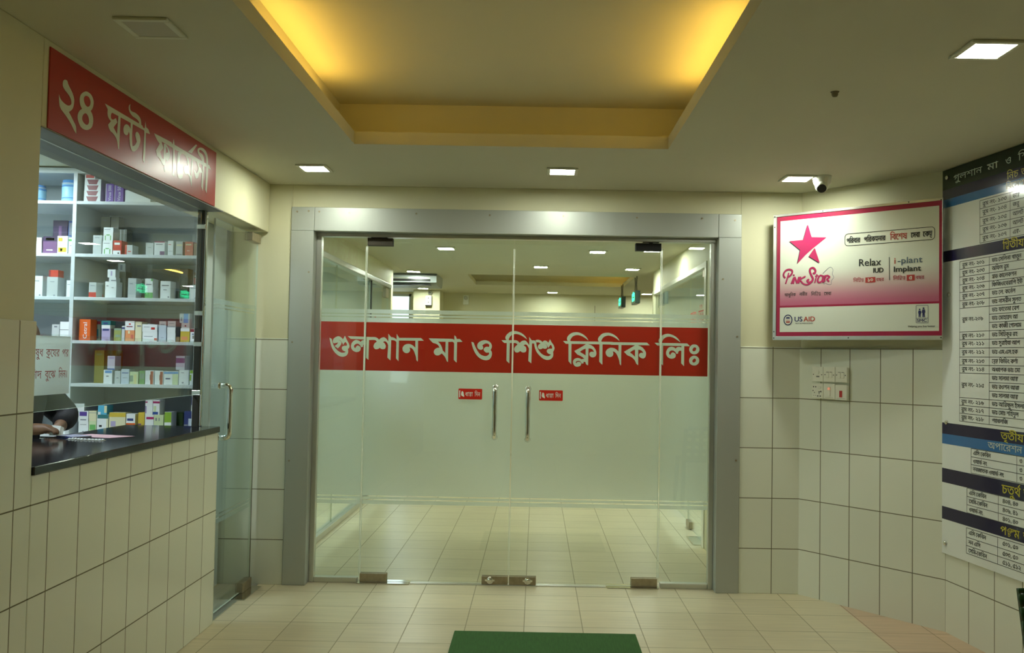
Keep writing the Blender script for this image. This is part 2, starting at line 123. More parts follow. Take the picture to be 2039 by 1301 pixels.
(-2.1444, -2.1002, 1.4547, 1.5079, 5.06, 0.075, 4, 'paleblue', [(0.3, 0.4, 0.7, 0.44, 'grey')], 'pale blue carton at the base of the tall pile on the fourth shelf', 'box'),
(-2.1444, -2.1016, 1.5079, 1.5478, 5.06, 0.075, 4, 'paleblue', [], 'pale blue carton in the middle of the tall pile on the fourth shelf', 'box'),
(-2.1426, -2.1026, 1.5478, 1.5706, 5.06, 0.075, 4, 'pinkwhite', [(0.2, 0.1, 0.8, 0.3, 'grey')], 'pinkish carton topping the pale blue pile on the fourth shelf', 'box'),
(-2.0958, -2.0474, 1.4547, 1.5059, 5.06, 0.075, 4, 'white', [], 'plain white carton at the base of the pile by the dark carton', 'box'),
(-2.0972, -2.0487, 1.5059, 1.5415, 5.06, 0.075, 4, 'white', [(0, 0.9, 1, 1, 'grey')], 'white carton in the middle of the pile by the dark carton', 'box'),
(-2.094, -2.0483, 1.5415, 1.5729, 5.06, 0.075, 4, 'pinkwhite', [(0.2, 0.5, 0.8, 0.6, 'grey')], 'pinkish white carton topping the pile by the dark carton', 'box'),
(-2.045, -2.0222, 1.4547, 1.5379, 5.06, 0.075, 4, 'black', [(0, 0, 1, 0.35, 'kraft')], 'narrow black carton on the fourth shelf', 'box'),
(-2.0207, -1.9679, 1.4547, 1.5329, 5.06, 0.075, 4, 'yellow', [(0, 0.78, 1, 1, 'white'), (0.1, 0.15, 0.8, 0.4, 'orangepale')], 'yellow and white carton on the fourth shelf', 'box'),
(-2.0166, -1.9696, 1.5329, 1.5629, 5.06, 0.075, 4, 'pinkwhite', [(0.4, 0.3, 0.6, 0.6, 'maroon')], 'small cream carton on the yellow carton of the fourth shelf', 'box'),
(-2.0279, -1.9695, 1.5629, 1.6169, 5.06, 0.075, 4, 'greywhite', [(0.4, 0, 0.85, 1, 'blue2'), (0.1, 0.2, 0.25, 0.6, 'grey')], 'white carton with wide blue stripe topping the yellow carton pile', 'box'),
(-1.965, -1.9123, 1.4547, 1.531, 5.06, 0.075, 4, 'white', [(0, 0.76, 1, 0.98, 'maroon'), (0.3, 0.56, 0.6, 0.64, 'navy'), (0.35, 0.25, 0.7, 0.5, 'taupe')], 'white carton with maroon band at the right end of the fourth shelf', 'box'),
(-2.5457, -2.4892, 1.2117, 1.4005, 5.145, 0.075, 5, 'mustard', [(0.2, 0.85, 0.8, 0.9, 'olive')], 'tall mustard carton, left of two on the fifth shelf', 'box'),
(-2.5298, -2.4591, 1.2117, 1.4003, 5.235, 0.075, 5, 'mustard', [(0.2, 0.85, 0.8, 0.9, 'olive')], 'tall mustard carton, right of two on the fifth shelf', 'box'),
(-2.4491, -2.3992, 1.2117, 1.29, 5.06, 0.075, 5, 'white', [(0.15, 0.76, 0.95, 0.95, 'blue2'), (0.3, 0.5, 0.6, 0.58, 'grey')], 'white carton with sky blue heading on the fifth shelf', 'box'),
(-2.43, -2.3861, 1.29, 1.369, 5.06, 0.075, 5, 'lilacwhite', [(0.15, 0.8, 0.9, 0.92, 'lilac'), (0, 0, 1, 0.1, 'blue')], 'lilac white carton standing on the sky blue headed one', 'box'),
(-2.3863, -2.3521, 1.2117, 1.2844, 5.06, 0.075, 5, 'greywhite', [(0.3, 0.42, 0.7, 0.5, 'grey')], 'small grey white carton on the fifth shelf', 'box'),
(-2.3502, -2.3029, 1.2117, 1.2951, 5.06, 0.075, 5, 'paleblue', [(0.1, 0.72, 0.9, 0.78, 'blue'), (0.2, 0.4, 0.8, 0.43, 'grey')], 'pale blue white carton on the fifth shelf', 'box'),
(-2.3007, -2.2509, 1.2117, 1.2815, 5.06, 0.075, 5, 'limewhite', [(0, 0.2, 0.4, 0.7, 'sage'), (0.5, 0, 0.8, 0.8, 'yellowpale')], 'lime and white carton on the fifth shelf', 'box'),
(-2.2467, -2.2154, 1.2117, 1.2877, 5.06, 0.075, 5, 'green2', [(0.1, 0.4, 0.9, 0.8, 'sage')], 'narrow green carton on the fifth shelf', 'box'),
(-2.2131, -2.1641, 1.2117, 1.2904, 5.06, 0.075, 5, 'white', [(0.62, 0, 0.95, 0.95, 'rust'), (0.55, 0.3, 0.7, 0.7, 'rust')], 'white carton with rust swirl, left of two on the fifth shelf', 'box'),
(-2.1584, -2.11, 1.2117, 1.2894, 5.06, 0.075, 5, 'white', [(0.62, 0, 0.95, 0.95, 'rust'), (0.55, 0.3, 0.7, 0.7, 'rust')], 'white carton with rust swirl, right of two on the fifth shelf', 'box'),
(-2.107, -2.0245, 1.2117, 1.2869, 5.06, 0.075, 5, 'white', [(0, 0.82, 1, 0.98, 'blue2'), (0.12, 0.4, 0.45, 0.5, 'navy'), (0.6, 0, 1, 0.82, 'limewhite')], 'wide white carton with blue top band on the fifth shelf', 'box'),
(-2.0414, -1.9902, 1.2959, 1.3759, 5.06, 0.075, 5, 'lilacwhite', [(0, 0.5, 1, 0.85, 'plum')], 'carton with purple band on top of the last white carton, fifth shelf', 'box'),
(-2.0212, -1.966, 1.2117, 1.2959, 5.06, 0.075, 5, 'white', [(0.2, 0.8, 0.5, 0.84, 'grey'), (0.3, 0.1, 0.5, 0.2, 'grey')], 'plain white carton second from the right of the fifth shelf', 'box'),
(-1.9603, -1.9108, 1.2117, 1.2949, 5.06, 0.075, 5, 'white', [(0, 0.8, 1, 1, 'lime'), (0, 0.3, 0.3, 0.7, 'lime')], 'white carton with lime top at the right end of the fifth shelf', 'box'),
(-2.6847, -2.6506, 0.9283, 1.0436, 5.06, 0.075, 6, 'white', [(0, 0.85, 1, 1, 'teal'), (0.2, 0.7, 0.9, 0.75, 'grey')], 'white carton next to the dark sleeve on the bottom shelf', 'box'),
(-2.6479, -2.5854, 0.9283, 1.0558, 5.06, 0.075, 6, 'pinkbeige', [(0.15, 0.78, 0.75, 0.84, 'grey'), (0.3, 0.35, 0.6, 0.4, 'grey'), (0.86, 0, 1, 1, 'cream')], 'pink beige tall carton on the bottom shelf', 'box'),
(-2.5814, -2.5246, 0.9283, 0.9933, 5.06, 0.075, 6, 'white', [(0.15, 0.75, 0.8, 0.79, 'grey'), (0.4, 0.1, 0.55, 0.2, 'grey')], 'white carton under the violet headed one on the bottom shelf', 'box'),
(-2.5836, -2.5267, 0.9933, 1.0541, 5.06, 0.075, 6, 'white', [(0.1, 0.55, 0.85, 0.95, 'violet'), (0.2, 0.15, 0.8, 0.25, 'grey')], 'white carton with violet heading on the bottom shelf', 'box'),
(-2.5222, -2.4809, 0.9283, 1.0126, 5.06, 0.075, 6, 'limewhite', [(0.1, 0.25, 0.9, 0.6, 'green'), (0, 0.85, 1, 1, 'cream')], 'green and white carton on the bottom shelf', 'box'),
(-2.5242, -2.4815, 1.0126, 1.0551, 5.06, 0.075, 6, 'cream', [(0, 0.75, 1, 0.82, 'grey')], 'cream carton on top of the green white one, bottom shelf', 'box'),
(-2.4785, -2.4131, 0.9283, 1.0362, 5.06, 0.075, 6, 'white', [(0.05, 0.8, 1, 1, 'teal'), (0.2, 0.35, 0.45, 0.46, 'black'), (0.85, 0, 1, 0.8, 'cream')], 'white carton with dark teal heading on the bottom shelf', 'box'),
(-2.4739, -2.4227, 1.0362, 1.0872, 5.06, 0.075, 6, 'blue3', [(0, 0, 0.3, 0.3, 'white'), (0.7, 0.2, 1, 1, 'cream')], 'sky blue carton on the teal headed one', 'box'),
(-2.409, -2.3152, 0.9283, 1.049, 5.06, 0.075, 6, 'cream', [(0, 0.8, 1, 1, 'yellow'), (0.1, 0.35, 0.4, 0.6, 'lilac'), (0, 0, 0.5, 0.3, 'yellow')], 'wide cream and yellow carton on the bottom shelf', 'box'),
(-2.3122, -2.2611, 0.9283, 1.0433, 5.06, 0.075, 6, 'white', [(0, 0, 1, 0.55, 'orange'), (0.1, 0.66, 0.8, 0.78, 'navy')], 'white and orange carton with navy lettering on the bottom shelf', 'box'),
(-2.245, -2.2086, 0.9283, 1.0515, 5.06, 0.075, 6, 'yellow', [(0, 0, 0.5, 0.5, 'plum')], 'yellow and plum carton on the bottom shelf', 'box'),
(-2.2064, -2.1558, 0.9283, 1.0395, 5.06, 0.075, 6, 'white', [(0.15, 0.78, 1, 0.9, 'magenta'), (0.2, 0.4, 0.5, 0.46, 'grey')], 'white carton with magenta band, base of the tall pile, bottom shelf', 'box'),
(-2.155, -2.1018, 0.9283, 1.0405, 5.06, 0.075, 6, 'limewhite', [(0.15, 0.7, 0.3, 0.85, 'grey'), (0.5, 0.7, 0.6, 0.85, 'grey')], 'pale green carton beside the magenta banded one, bottom shelf', 'box'),
(-2.2071, -2.1644, 1.0395, 1.123, 5.06, 0.075, 6, 'white', [(0, 0.1, 0.2, 0.6, 'lilac'), (0, 0.82, 0.3, 0.9, 'magenta')], 'white carton, left of two topping the magenta banded pile', 'box'),
(-2.1636, -2.1246, 1.0405, 1.1238, 5.06, 0.075, 6, 'white', [(0, 0.78, 1, 0.92, 'magenta'), (0, 0.02, 0.8, 0.2, 'blue'), (0.1, 0.2, 0.5, 0.6, 'limewhite')], 'white and blue carton, right of two topping the magenta banded pile', 'box'),
(-2.0964, -2.0566, 0.9283, 1.057, 5.06, 0.075, 6, 'white', [(0, 0.55, 1, 1, 'lime')], 'carton with lime green upper half on the bottom shelf', 'box'),
(-2.0882, -2.0247, 0.9283, 1.0493, 5.145, 0.075, 6, 'darkgreen', [(0.2, 0.2, 0.4, 1, 'olive')], 'dark green carton beside the lime topped one on the bottom shelf', 'box'),
(-1.9857, -1.9232, 0.9283, 1.0634, 5.06, 0.075, 6, 'navy', [(0.45, 0.1, 0.95, 0.7, 'paleblue'), (0, 0.3, 0.4, 0.45, 'grey')], 'navy carton with pale panel at the right of the bottom shelf', 'box'),
(-1.9475, -1.9176, 1.0634, 1.1431, 5.06, 0.075, 6, 'navy', [(0, 0, 1, 0.45, 'greywhite')], 'small navy and grey carton on the navy one, bottom shelf', 'box'),
(-2.6139, -2.5513, 1.0541, 1.0962, 5.06, 0.02, 6, 'white', [], 'blank white card propped on the pink beige carton', 'box'),
]
SHELF_Z={1: 2.2445, 2: 1.945, 3: 1.6998, 4: 1.4547, 5: 1.2117, 6: 0.9283}
# ------------------------------------------------------------------ materials
MATS = {}
def nodes_of(m):
    m.use_nodes = True
    return m.node_tree
def mat(name, col=(0.8, 0.8, 0.8), rough=0.5, metal=0.0, spec=0.5, var=0.0, vscale=6.0, bump=0.0, bscale=40.0, coat=0.0, emit=None, estr=0.0, stretch=(1, 1, 1)):
    if name in MATS: return MATS[name]
    m = bpy.data.materials.new(name); nt = nodes_of(m); N = nt.nodes; L = nt.links
    p = N['Principled BSDF']
    p.inputs['Base Color'].default_value = (*col, 1); p.inputs['Roughness'].default_value = rough
    p.inputs['Metallic'].default_value = metal; p.inputs['Specular IOR Level'].default_value = spec
    p.inputs['Coat Weight'].default_value = coat; p.inputs['Coat Roughness'].default_value = 0.05
    if emit: p.inputs['Emission Color'].default_value = (*emit, 1); p.inputs['Emission Strength'].default_value = estr
    if var > 0 or bump > 0:
        tc = N.new('ShaderNodeTexCoord'); mp = N.new('ShaderNodeMapping'); mp.inputs['Scale'].default_value = stretch
        L.new(tc.outputs['Object'], mp.inputs['Vector'])
    if var > 0:
        nz = N.new('ShaderNodeTexNoise'); nz.inputs['Scale'].default_value = vscale; nz.inputs['Detail'].default_value = 6
        cr = N.new('ShaderNodeMix'); cr.data_type = 'RGBA'
        cr.inputs[6].default_value = (*[c * (1 - var) for c in col], 1); cr.inputs[7].default_value = (*[min(1, c * (1 + var)) for c in col], 1)
        L.new(mp.outputs[0], nz.inputs['Vector']); L.new(nz.outputs['Fac'], cr.inputs[0]); L.new(cr.outputs[2], p.inputs['Base Color'])
    if bump > 0:
        n2 = N.new('ShaderNodeTexNoise'); n2.inputs['Scale'].default_value = bscale; n2.inputs['Detail'].default_value = 4
        b = N.new('ShaderNodeBump'); b.inputs['Strength'].default_value = bump; b.inputs['Distance'].default_value = 0.01
        L.new(mp.outputs[0], n2.inputs['Vector']); L.new(n2.outputs['Fac'], b.inputs['Height']); L.new(b.outputs[0], p.inputs['Normal'])
    MATS[name] = m
    return m

def tile_mat(name, w, h, off, col, grout, rough, mortar=0.0026, var=0.04, streak=0.0, second=None, split=None, wobble=0.0):
    m = bpy.data.materials.new(name); nt = nodes_of(m); N = nt.nodes; L = nt.links; p = N['Principled BSDF']
    uv = N.new('ShaderNodeUVMap'); uv.uv_map = 'UVMap'
    mp = N.new('ShaderNodeMapping'); mp.inputs['Location'].default_value = (-off[0], -off[1], 0); L.new(uv.outputs[0], mp.inputs['Vector'])
    br = N.new('ShaderNodeTexBrick'); br.offset = 0.0; br.squash = 1.0
    br.inputs['Scale'].default_value = 1.0; br.inputs['Brick Width'].default_value = w; br.inputs['Row Height'].default_value = h
    br.inputs['Mortar Size'].default_value = mortar; br.inputs['Mortar Smooth'].default_value = 0.15; br.inputs['Bias'].default_value = 0.0
    br.inputs['Color1'].default_value = (*[c * (1 - var) for c in col], 1); br.inputs['Color2'].default_value = (*[c * (1 + var) for c in col], 1)
    br.inputs['Mortar'].default_value = (*grout, 1)
    L.new(mp.outputs[0], br.inputs['Vector'])
    out = br.outputs['Color']
    if second is not None:                                       # other tile colour on one side of a floor line
        sx = N.new('ShaderNodeSeparateXYZ'); L.new(uv.outputs[0], sx.inputs[0])
        gt = N.new('ShaderNodeMath'); gt.operation = 'GREATER_THAN'; gt.inputs[1].default_value = split; L.new(sx.outputs[0], gt.inputs[0])
        mx = N.new('ShaderNodeMix'); mx.data_type = 'RGBA'; mx.blend_type = 'MULTIPLY'; mx.inputs[7].default_value = (*second, 1)
        L.new(gt.outputs[0], mx.inputs[0]); L.new(out, mx.inputs[6]); out = mx.outputs[2]
    if streak > 0:
        m2 = N.new('ShaderNodeMapping'); m2.inputs['Scale'].default_value = (3.0, 42.0, 1.0); L.new(uv.outputs[0], m2.inputs['Vector'])
        nz = N.new('ShaderNodeTexNoise'); nz.inputs['Scale'].default_value = 1.0; nz.inputs['Detail'].default_value = 5; L.new(m2.outputs[0], nz.inputs['Vector'])
        rp = N.new('ShaderNodeMapRange'); rp.inputs['From Min'].default_value = 0.25; rp.inputs['From Max'].default_value = 0.75
        rp.inputs['To Min'].default_value = 1 - streak; rp.inputs['To Max'].default_value = 1 + streak; L.new(nz.outputs['Fac'], rp.inputs['Value'])
        n3 = N.new('ShaderNodeTexNoise'); n3.inputs['Scale'].default_value = 1.3; n3.inputs['Detail'].default_value = 3; L.new(uv.outputs[0], n3.inputs['Vector'])
        r3 = N.new('ShaderNodeMapRange'); r3.inputs['From Min'].default_value = 0.3; r3.inputs['From Max'].default_value = 0.7
        r3.inputs['To Min'].default_value = 0.93; r3.inputs['To Max'].default_value = 1.05; L.new(n3.outputs['Fac'], r3.inputs['Value'])
        mm = N.new('ShaderNodeMath'); mm.operation = 'MULTIPLY'; L.new(rp.outputs[0], mm.inputs[0]); L.new(r3.outputs[0], mm.inputs[1])
        vm = N.new('ShaderNodeVectorMath'); vm.operation = 'SCALE'; L.new(out, vm.inputs[0]); L.new(mm.outputs[0], vm.inputs['Scale']); out = vm.outputs[0]
    L.new(out, p.inputs['Base Color'])
    rr = N.new('ShaderNodeMapRange'); rr.inputs['To Min'].default_value = rough; rr.inputs['To Max'].default_value = 0.85
    L.new(br.outputs['Fac'], rr.inputs['Value']); L.new(rr.outputs[0], p.inputs['Roughness'])
    b = N.new('ShaderNodeBump'); b.invert = True; b.inputs['Strength'].default_value = 0.5; b.inputs['Distance'].default_value = 0.002
    L.new(br.outputs['Fac'], b.inputs['Height'])
    n4 = N.new('ShaderNodeTexNoise'); n4.inputs['Scale'].default_value = 9.0; L.new(uv.outputs[0], n4.inputs['Vector'])
    b2 = N.new('ShaderNodeBump'); b2.inputs['Strength'].default_value = 0.12; b2.inputs['Distance'].default_value = 0.004
    L.new(n4.outputs['Fac'], b2.inputs['Height']); L.new(b.outputs[0], b2.inputs['Normal']); L.new(b2.outputs[0], p.inputs['Normal'])
    MATS[name] = m
    return m

def glass_mat(name, tint):
    m = bpy.data.materials.new(name); nt = nodes_of(m); N = nt.nodes; L = nt.links
    N.remove(N['Principled BSDF']); out = N['Material Output']
    t = N.new('ShaderNodeBsdfTransparent'); t.inputs[0].default_value = (*tint, 1)
    g = N.new('ShaderNodeBsdfGlossy'); g.inputs['Roughness'].default_value = 0.0; g.inputs[0].default_value = (1, 1, 1, 1)
    lw = N.new('ShaderNodeLayerWeight'); lw.inputs[0].default_value = 0.5
    pw = N.new('ShaderNodeMath'); pw.operation = 'POWER'; pw.inputs[1].default_value = 5.0; L.new(lw.outputs['Facing'], pw.inputs[0])
    ma = N.new('ShaderNodeMath'); ma.operation = 'MULTIPLY_ADD'; ma.inputs[1].default_value = 0.96; ma.inputs[2].default_value = 0.042; L.new(pw.outputs[0], ma.inputs[0])
    mx = N.new('ShaderNodeMixShader'); L.new(ma.outputs[0], mx.inputs[0]); L.new(t.outputs[0], mx.inputs[1]); L.new(g.outputs[0], mx.inputs[2])
    L.new(mx.outputs[0], out.inputs[0]); MATS[name] = m
    return m

def film_mat(name, col, clear=0.10, rough=0.55):
    m = bpy.data.materials.new(name); nt = nodes_of(m); N = nt.nodes; L = nt.links
    N.remove(N['Principled BSDF']); out = N['Material Output']
    tl = N.new('ShaderNodeBsdfTranslucent'); tl.inputs[0].default_value = (*col, 1)
    df = N.new('ShaderNodeBsdfDiffuse'); df.inputs[0].default_value = (*col, 1)
    rf = N.new('ShaderNodeBsdfRefraction'); rf.inputs[0].default_value = (*[min(1, c * 1.1) for c in col], 1); rf.inputs['Roughness'].default_value = rough; rf.inputs['IOR'].default_value = 1.25
    tr = N.new('ShaderNodeBsdfTransparent'); tr.inputs[0].default_value = (0.9, 1.0, 0.93, 1)
    a = N.new('ShaderNodeMixShader'); a.inputs[0].default_value = 0.5; L.new(tl.outputs[0], a.inputs[1]); L.new(df.outputs[0], a.inputs[2])
    b = N.new('ShaderNodeMixShader'); b.inputs[0].default_value = 0.42; L.new(a.outputs[0], b.inputs[1]); L.new(rf.outputs[0], b.inputs[2])
    c = N.new('ShaderNodeMixShader'); c.inputs[0].default_value = clear; L.new(b.outputs[0], c.inputs[1]); L.new(tr.outputs[0], c.inputs[2])
    L.new(c.outputs[0], out.inputs[0]); MATS[name] = m
    return m

def emit_mat(name, col, strength):
    m = bpy.data.materials.new(name); nt = nodes_of(m); N = nt.nodes; L = nt.links
    N.remove(N['Principled BSDF']); e = N.new('ShaderNodeEmission'); e.inputs[0].default_value = (*col, 1); e.inputs[1].default_value = strength
    L.new(e.outputs[0], N['Material Output'].inputs[0]); MATS[name] = m
    return m

WALLC = (0.72, 0.69, 0.47)
M_wall = mat('cream_wall_paint', WALLC, 0.6, var=0.07, vscale=2.2, bump=0.06, bscale=18)
M_ceil = mat('ceiling_paint', (0.62, 0.60, 0.455), 0.7, var=0.04, vscale=1.6, bump=0.03, bscale=12)
M_cove = mat('cove_paint', (0.68, 0.65, 0.47), 0.7, var=0.03, vscale=2.0)
M_pharm = mat('pharmacy_wall_paint', (0.62, 0.68, 0.70), 0.6, var=0.04, vscale=2.0)
M_room = mat('side_room_paint', (0.62, 0.74, 0.76), 0.6, var=0.04, vscale=2.0)
TILEC = (0.79, 0.81, 0.69)
GROUT = (0.17, 0.155, 0.09)
M_tile_left = tile_mat('white_wall_tile_left', 0.2043, 0.305, (3.042, -0.027), TILEC, GROUT, 0.16)
M_tile_back = tile_mat('white_wall_tile_back', 0.2, 0.3033, (1.242, -0.033), TILEC, GROUT, 0.16)
M_tile_pillar = tile_mat('white_wall_tile_pillar', 0.2, 0.3033, (-1.5145, -0.033), TILEC, GROUT, 0.16)
M_tile_diag = tile_mat('white_wall_tile_corner', 0.1915, 0.3033, (0.148, -0.033), TILEC, GROUT, 0.16)
M_tile_right = tile_mat('white_wall_tile_right', 0.2, 0.3033, (0.0, -0.033), TILEC, GROUT, 0.16)
M_floor = tile_mat('beige_floor_tile', 0.304, 0.304, (-0.648, 4.405), (0.63, 0.545, 0.36), (0.36, 0.315, 0.20), 0.30, mortar=0.0026, var=0.05, streak=0.10, second=(0.98, 0.80, 0.80), split=1.776)
M_alu = mat('grey_aluminium_panel', (0.46, 0.48, 0.44), 0.42, metal=0.4, var=0.05, vscale=3, stretch=(1, 1, 0.3))
M_alu_light = mat('silver_aluminium', (0.62, 0.63, 0.58), 0.3, metal=0.85)
M_dark_gap = mat('dark_joint', (0.05, 0.05, 0.04), 0.8)
M_chrome = mat('polished_chrome', (0.80, 0.79, 0.72), 0.09, metal=1.0)
M_steel = mat('worn_steel', (0.40, 0.34, 0.24), 0.36, metal=0.9, var=0.3, vscale=30)
M_darkmetal = mat('dark_bronze_metal', (0.055, 0.045, 0.032), 0.4, metal=0.5)
M_blackmetal = mat('black_metal', (0.012, 0.012, 0.012), 0.4, metal=0.3)
M_glass = glass_mat('clear_glass', (0.955, 0.985, 0.955))
M_glass_ph = glass_mat('clear_pharmacy_glass', (0.93, 0.975, 0.96))
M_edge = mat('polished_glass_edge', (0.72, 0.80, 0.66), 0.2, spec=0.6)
M_edge_glint = mat('painted_edge_glint', (0.82, 0.88, 0.76), 0.25)  # pale colour standing in for light caught by the glass edges
M_film = film_mat('frosted_film', (0.87, 0.93, 0.92), clear=0.06)
M_film_notice = film_mat('notice_film', (0.82, 0.86, 0.78), clear=0.08)
M_red = mat('red_vinyl', (0.62, 0.026, 0.014), 0.28, spec=0.5)
M_redsign = mat('red_sign_vinyl', (0.44, 0.026, 0.018), 0.31, spec=0.5)
M_letter = mat('pale_letter_vinyl', (0.86, 0.92, 0.80), 0.4)
M_letter2 = mat('sign_letter_vinyl', (0.72, 0.76, 0.62), 0.3)
M_granite = mat('black_granite', (0.012, 0.012, 0.016), 0.12, var=0.5, vscale=90)
M_shelfback = mat('grey_shelf_back', (0.42, 0.46, 0.47), 0.5)
M_shelf = mat('white_melamine', (0.66, 0.71, 0.74), 0.35)
M_white = mat('white_plastic', (0.88, 0.88, 0.76), 0.3)
M_black = mat('black_plastic', (0.010, 0.010, 0.011), 0.3)
M_lampbody = mat('lamp_frame_white', (0.70, 0.70, 0.56), 0.45)
M_lamp = emit_mat('lamp_diffuser_lit', LAMP_TINT, DOWNLIGHT)
M_lamp_lobby = emit_mat('lobby_lamp_diffuser_lit', (0.93, 1.0, 0.88), LOBBY_LIGHT)
M_lamp_cool = emit_mat('cool_lamp_diffuser_lit', (0.80, 0.93, 1.0), 72.0)
M_lamp_room = emit_mat('side_room_lamp_lit', (0.74, 0.93, 1.0), 480.0)
M_cove_led = emit_mat('warm_cove_tube_lit', COVE_TINT, COVE_POWER)
M_lamp_off = mat('lamp_diffuser_unlit', (0.50, 0.47, 0.34), 0.4)
M_mat = mat('green_mat_pile', (0.035, 0.115, 0.022), 0.9, var=0.35, vscale=14, stretch=(12, 1, 1), bump=0.3, bscale=120)
M_signgreen = emit_mat('green_sign_letter_lit', (0.05, 1.0, 0.45), 6.0)
M_signface = mat('dark_sign_face', (0.012, 0.05, 0.035), 0.3)
M_skin = mat('brown_skin', (0.20, 0.105, 0.055), 0.5, var=0.15, vscale=20)
M_hair = mat('black_hair', (0.012, 0.011, 0.012), 0.45, bump=0.3, bscale=90)
M_cloth = mat('black_cloth', (0.010, 0.010, 0.014), 0.85, bump=0.2, bscale=60)
M_trouser = mat('dark_trouser_cloth', (0.02, 0.022, 0.035), 0.9)
M_chair = mat('green_chair_plastic', (0.012, 0.055, 0.012), 0.22)

PAL = dict(white=(.80, .84, .84), greywhite=(.52, .56, .55), grey=(.22, .24, .27), black=(.012, .012, .012), cream=(.72, .70, .46), red=(.55, .045, .03),
           maroon=(.22, .02, .035), maroon_trap=(.22, .02, .035), magenta=(.40, .02, .13), purple=(.13, .035, .36), violet=(.10, .05, .30), lilac=(.42, .36, .56),
           lilacwhite=(.58, .56, .66), plum=(.19, .09, .21), darkplum=(.045, .025, .075), navy=(.03, .045, .17), blue=(.03, .085, .32), blue2=(.12, .32, .66),
           blue3=(.10, .46, .68), paleblue=(.52, .60, .68), tinblue=(.34, .62, .80), teal=(.03, .17, .18), green=(.14, .42, .12), green2=(.16, .34, .10),
           sage=(.24, .33, .24), olive=(.30, .34, .10), darkgreen=(.035, .075, .02), lime=(.25, .44, .04), limewhite=(.60, .70, .42), yellow=(.62, .46, .05),
           yellowpale=(.66, .64, .28), mustard=(.34, .29, .03), orange=(.70, .13, .015), orangepale=(.72, .30, .12), coral=(.60, .16, .10), rust=(.42, .08, .03),
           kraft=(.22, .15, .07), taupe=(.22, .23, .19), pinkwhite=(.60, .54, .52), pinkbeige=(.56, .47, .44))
def pal(k): return mat('print_' + k, PAL[k], 0.38)

# ------------------------------------------------------------------ mesh building
class MB:
    def __init__(s): s.v = []; s.f = []; s.m = []; s.sm = []
    def face(s, pts, m=0, smooth=False):
        i = len(s.v); s.v += [tuple(p) for p in pts]; s.f.append(tuple(range(i, i + len(pts)))); s.m.append(m); s.sm.append(smooth)
    def box(s, x0, x1, y0, y1, z0, z1, m=0, fm=None):
        x0, x1 = min(x0, x1), max(x0, x1); y0, y1 = min(y0, y1), max(y0, y1); z0, z1 = min(z0, z1), max(z0, z1)
        i = len(s.v)
        s.v += [(x0, y0, z0), (x1, y0, z0), (x1, y1, z0), (x0, y1, z0), (x0, y0, z1), (x1, y0, z1), (x1, y1, z1), (x0, y1, z1)]
        fs = dict(bottom=(0, 3, 2, 1), top=(4, 5, 6, 7), front=(0, 1, 5, 4), right=(1, 2, 6, 5), back=(2, 3, 7, 6), left=(3, 0, 4, 7))
        for k, q in fs.items():
            s.f.append(tuple(i + a for a in q)); s.m.append((fm or {}).get(k, m)); s.sm.append(False)
    def prism(s, poly, z0, z1, m=0):                             # counter-clockwise plan polygon
        n = len(poly); i = len(s.v)
        s.v += [(x, y, z0) for x, y in poly] + [(x, y, z1) for x, y in poly]
        s.f.append(tuple(i + k for k in range(n - 1, -1, -1))); s.f.append(tuple(i + n + k for k in range(n)))
        s.m += [m, m]; s.sm += [False, False]
        for k in range(n):
            l = (k + 1) % n; s.f.append((i + k, i + l, i + n + l, i + n + k)); s.m.append(m); s.sm.append(False)
    def tube(s, pts, r, m=0, n=12, cap=True):
        pts = [Vector(p) for p in pts]; rs = r if isinstance(r, (list, tuple)) else [r] * len(pts)
        base = len(s.v); ref = None
        for k, p in enumerate(pts):
            t = (pts[min(k + 1, len(pts) - 1)] - pts[max(k - 1, 0)]).normalized()
            if ref is None: ref = t.orthogonal().normalized()
            ref = (ref - t * ref.dot(t)).normalized(); b = t.cross(ref)
            for a in range(n):
                an = 2 * math.pi * a / n; s.v.append(tuple(p + ref * (rs[k] * math.cos(an)) + b * (rs[k] * math.sin(an))))
        for k in range(len(pts) - 1):
            for a in range(n):
                c = (a + 1) % n; s.f.append((base + k * n + a, base + k * n + c, base + (k + 1) * n + c, base + (k + 1) * n + a)); s.m.append(m); s.sm.append(True)
        if cap:
            s.f.append(tuple(base + a for a in range(n - 1, -1, -1))); s.f.append(tuple(base + (len(pts) - 1) * n + a for a in range(n))); s.m += [m, m]; s.sm += [False, False]
    def lathe(s, prof, c=(0, 0, 0), m=0, n=28, axis='z', ms=None):
        base = len(s.v)
        for r, h in prof:
            for a in range(n):
                an = 2 * math.pi * a / n; x, y = r * math.cos(an), r * math.sin(an)
                p = (x, y, h) if axis == 'z' else ((h, x, y) if axis == 'x' else (y, h, x))
                s.v.append((c[0] + p[0], c[1] + p[1], c[2] + p[2]))
        for k in range(len(prof) - 1):
            for a in range(n):
                d = (a + 1) % n; s.f.append((base + k * n + a, base + k * n + d, base + (k + 1) * n + d, base + (k + 1) * n + a)); s.m.append(ms[k] if ms else m); s.sm.append(True)
        s.f.append(tuple(base + a for a in range(n - 1, -1, -1))); s.m.append(ms[0] if ms else m); s.sm.append(False)
        k = len(prof) - 1; s.f.append(tuple(base + k * n + a for a in range(n))); s.m.append(ms[-1] if ms else m); s.sm.append(False)

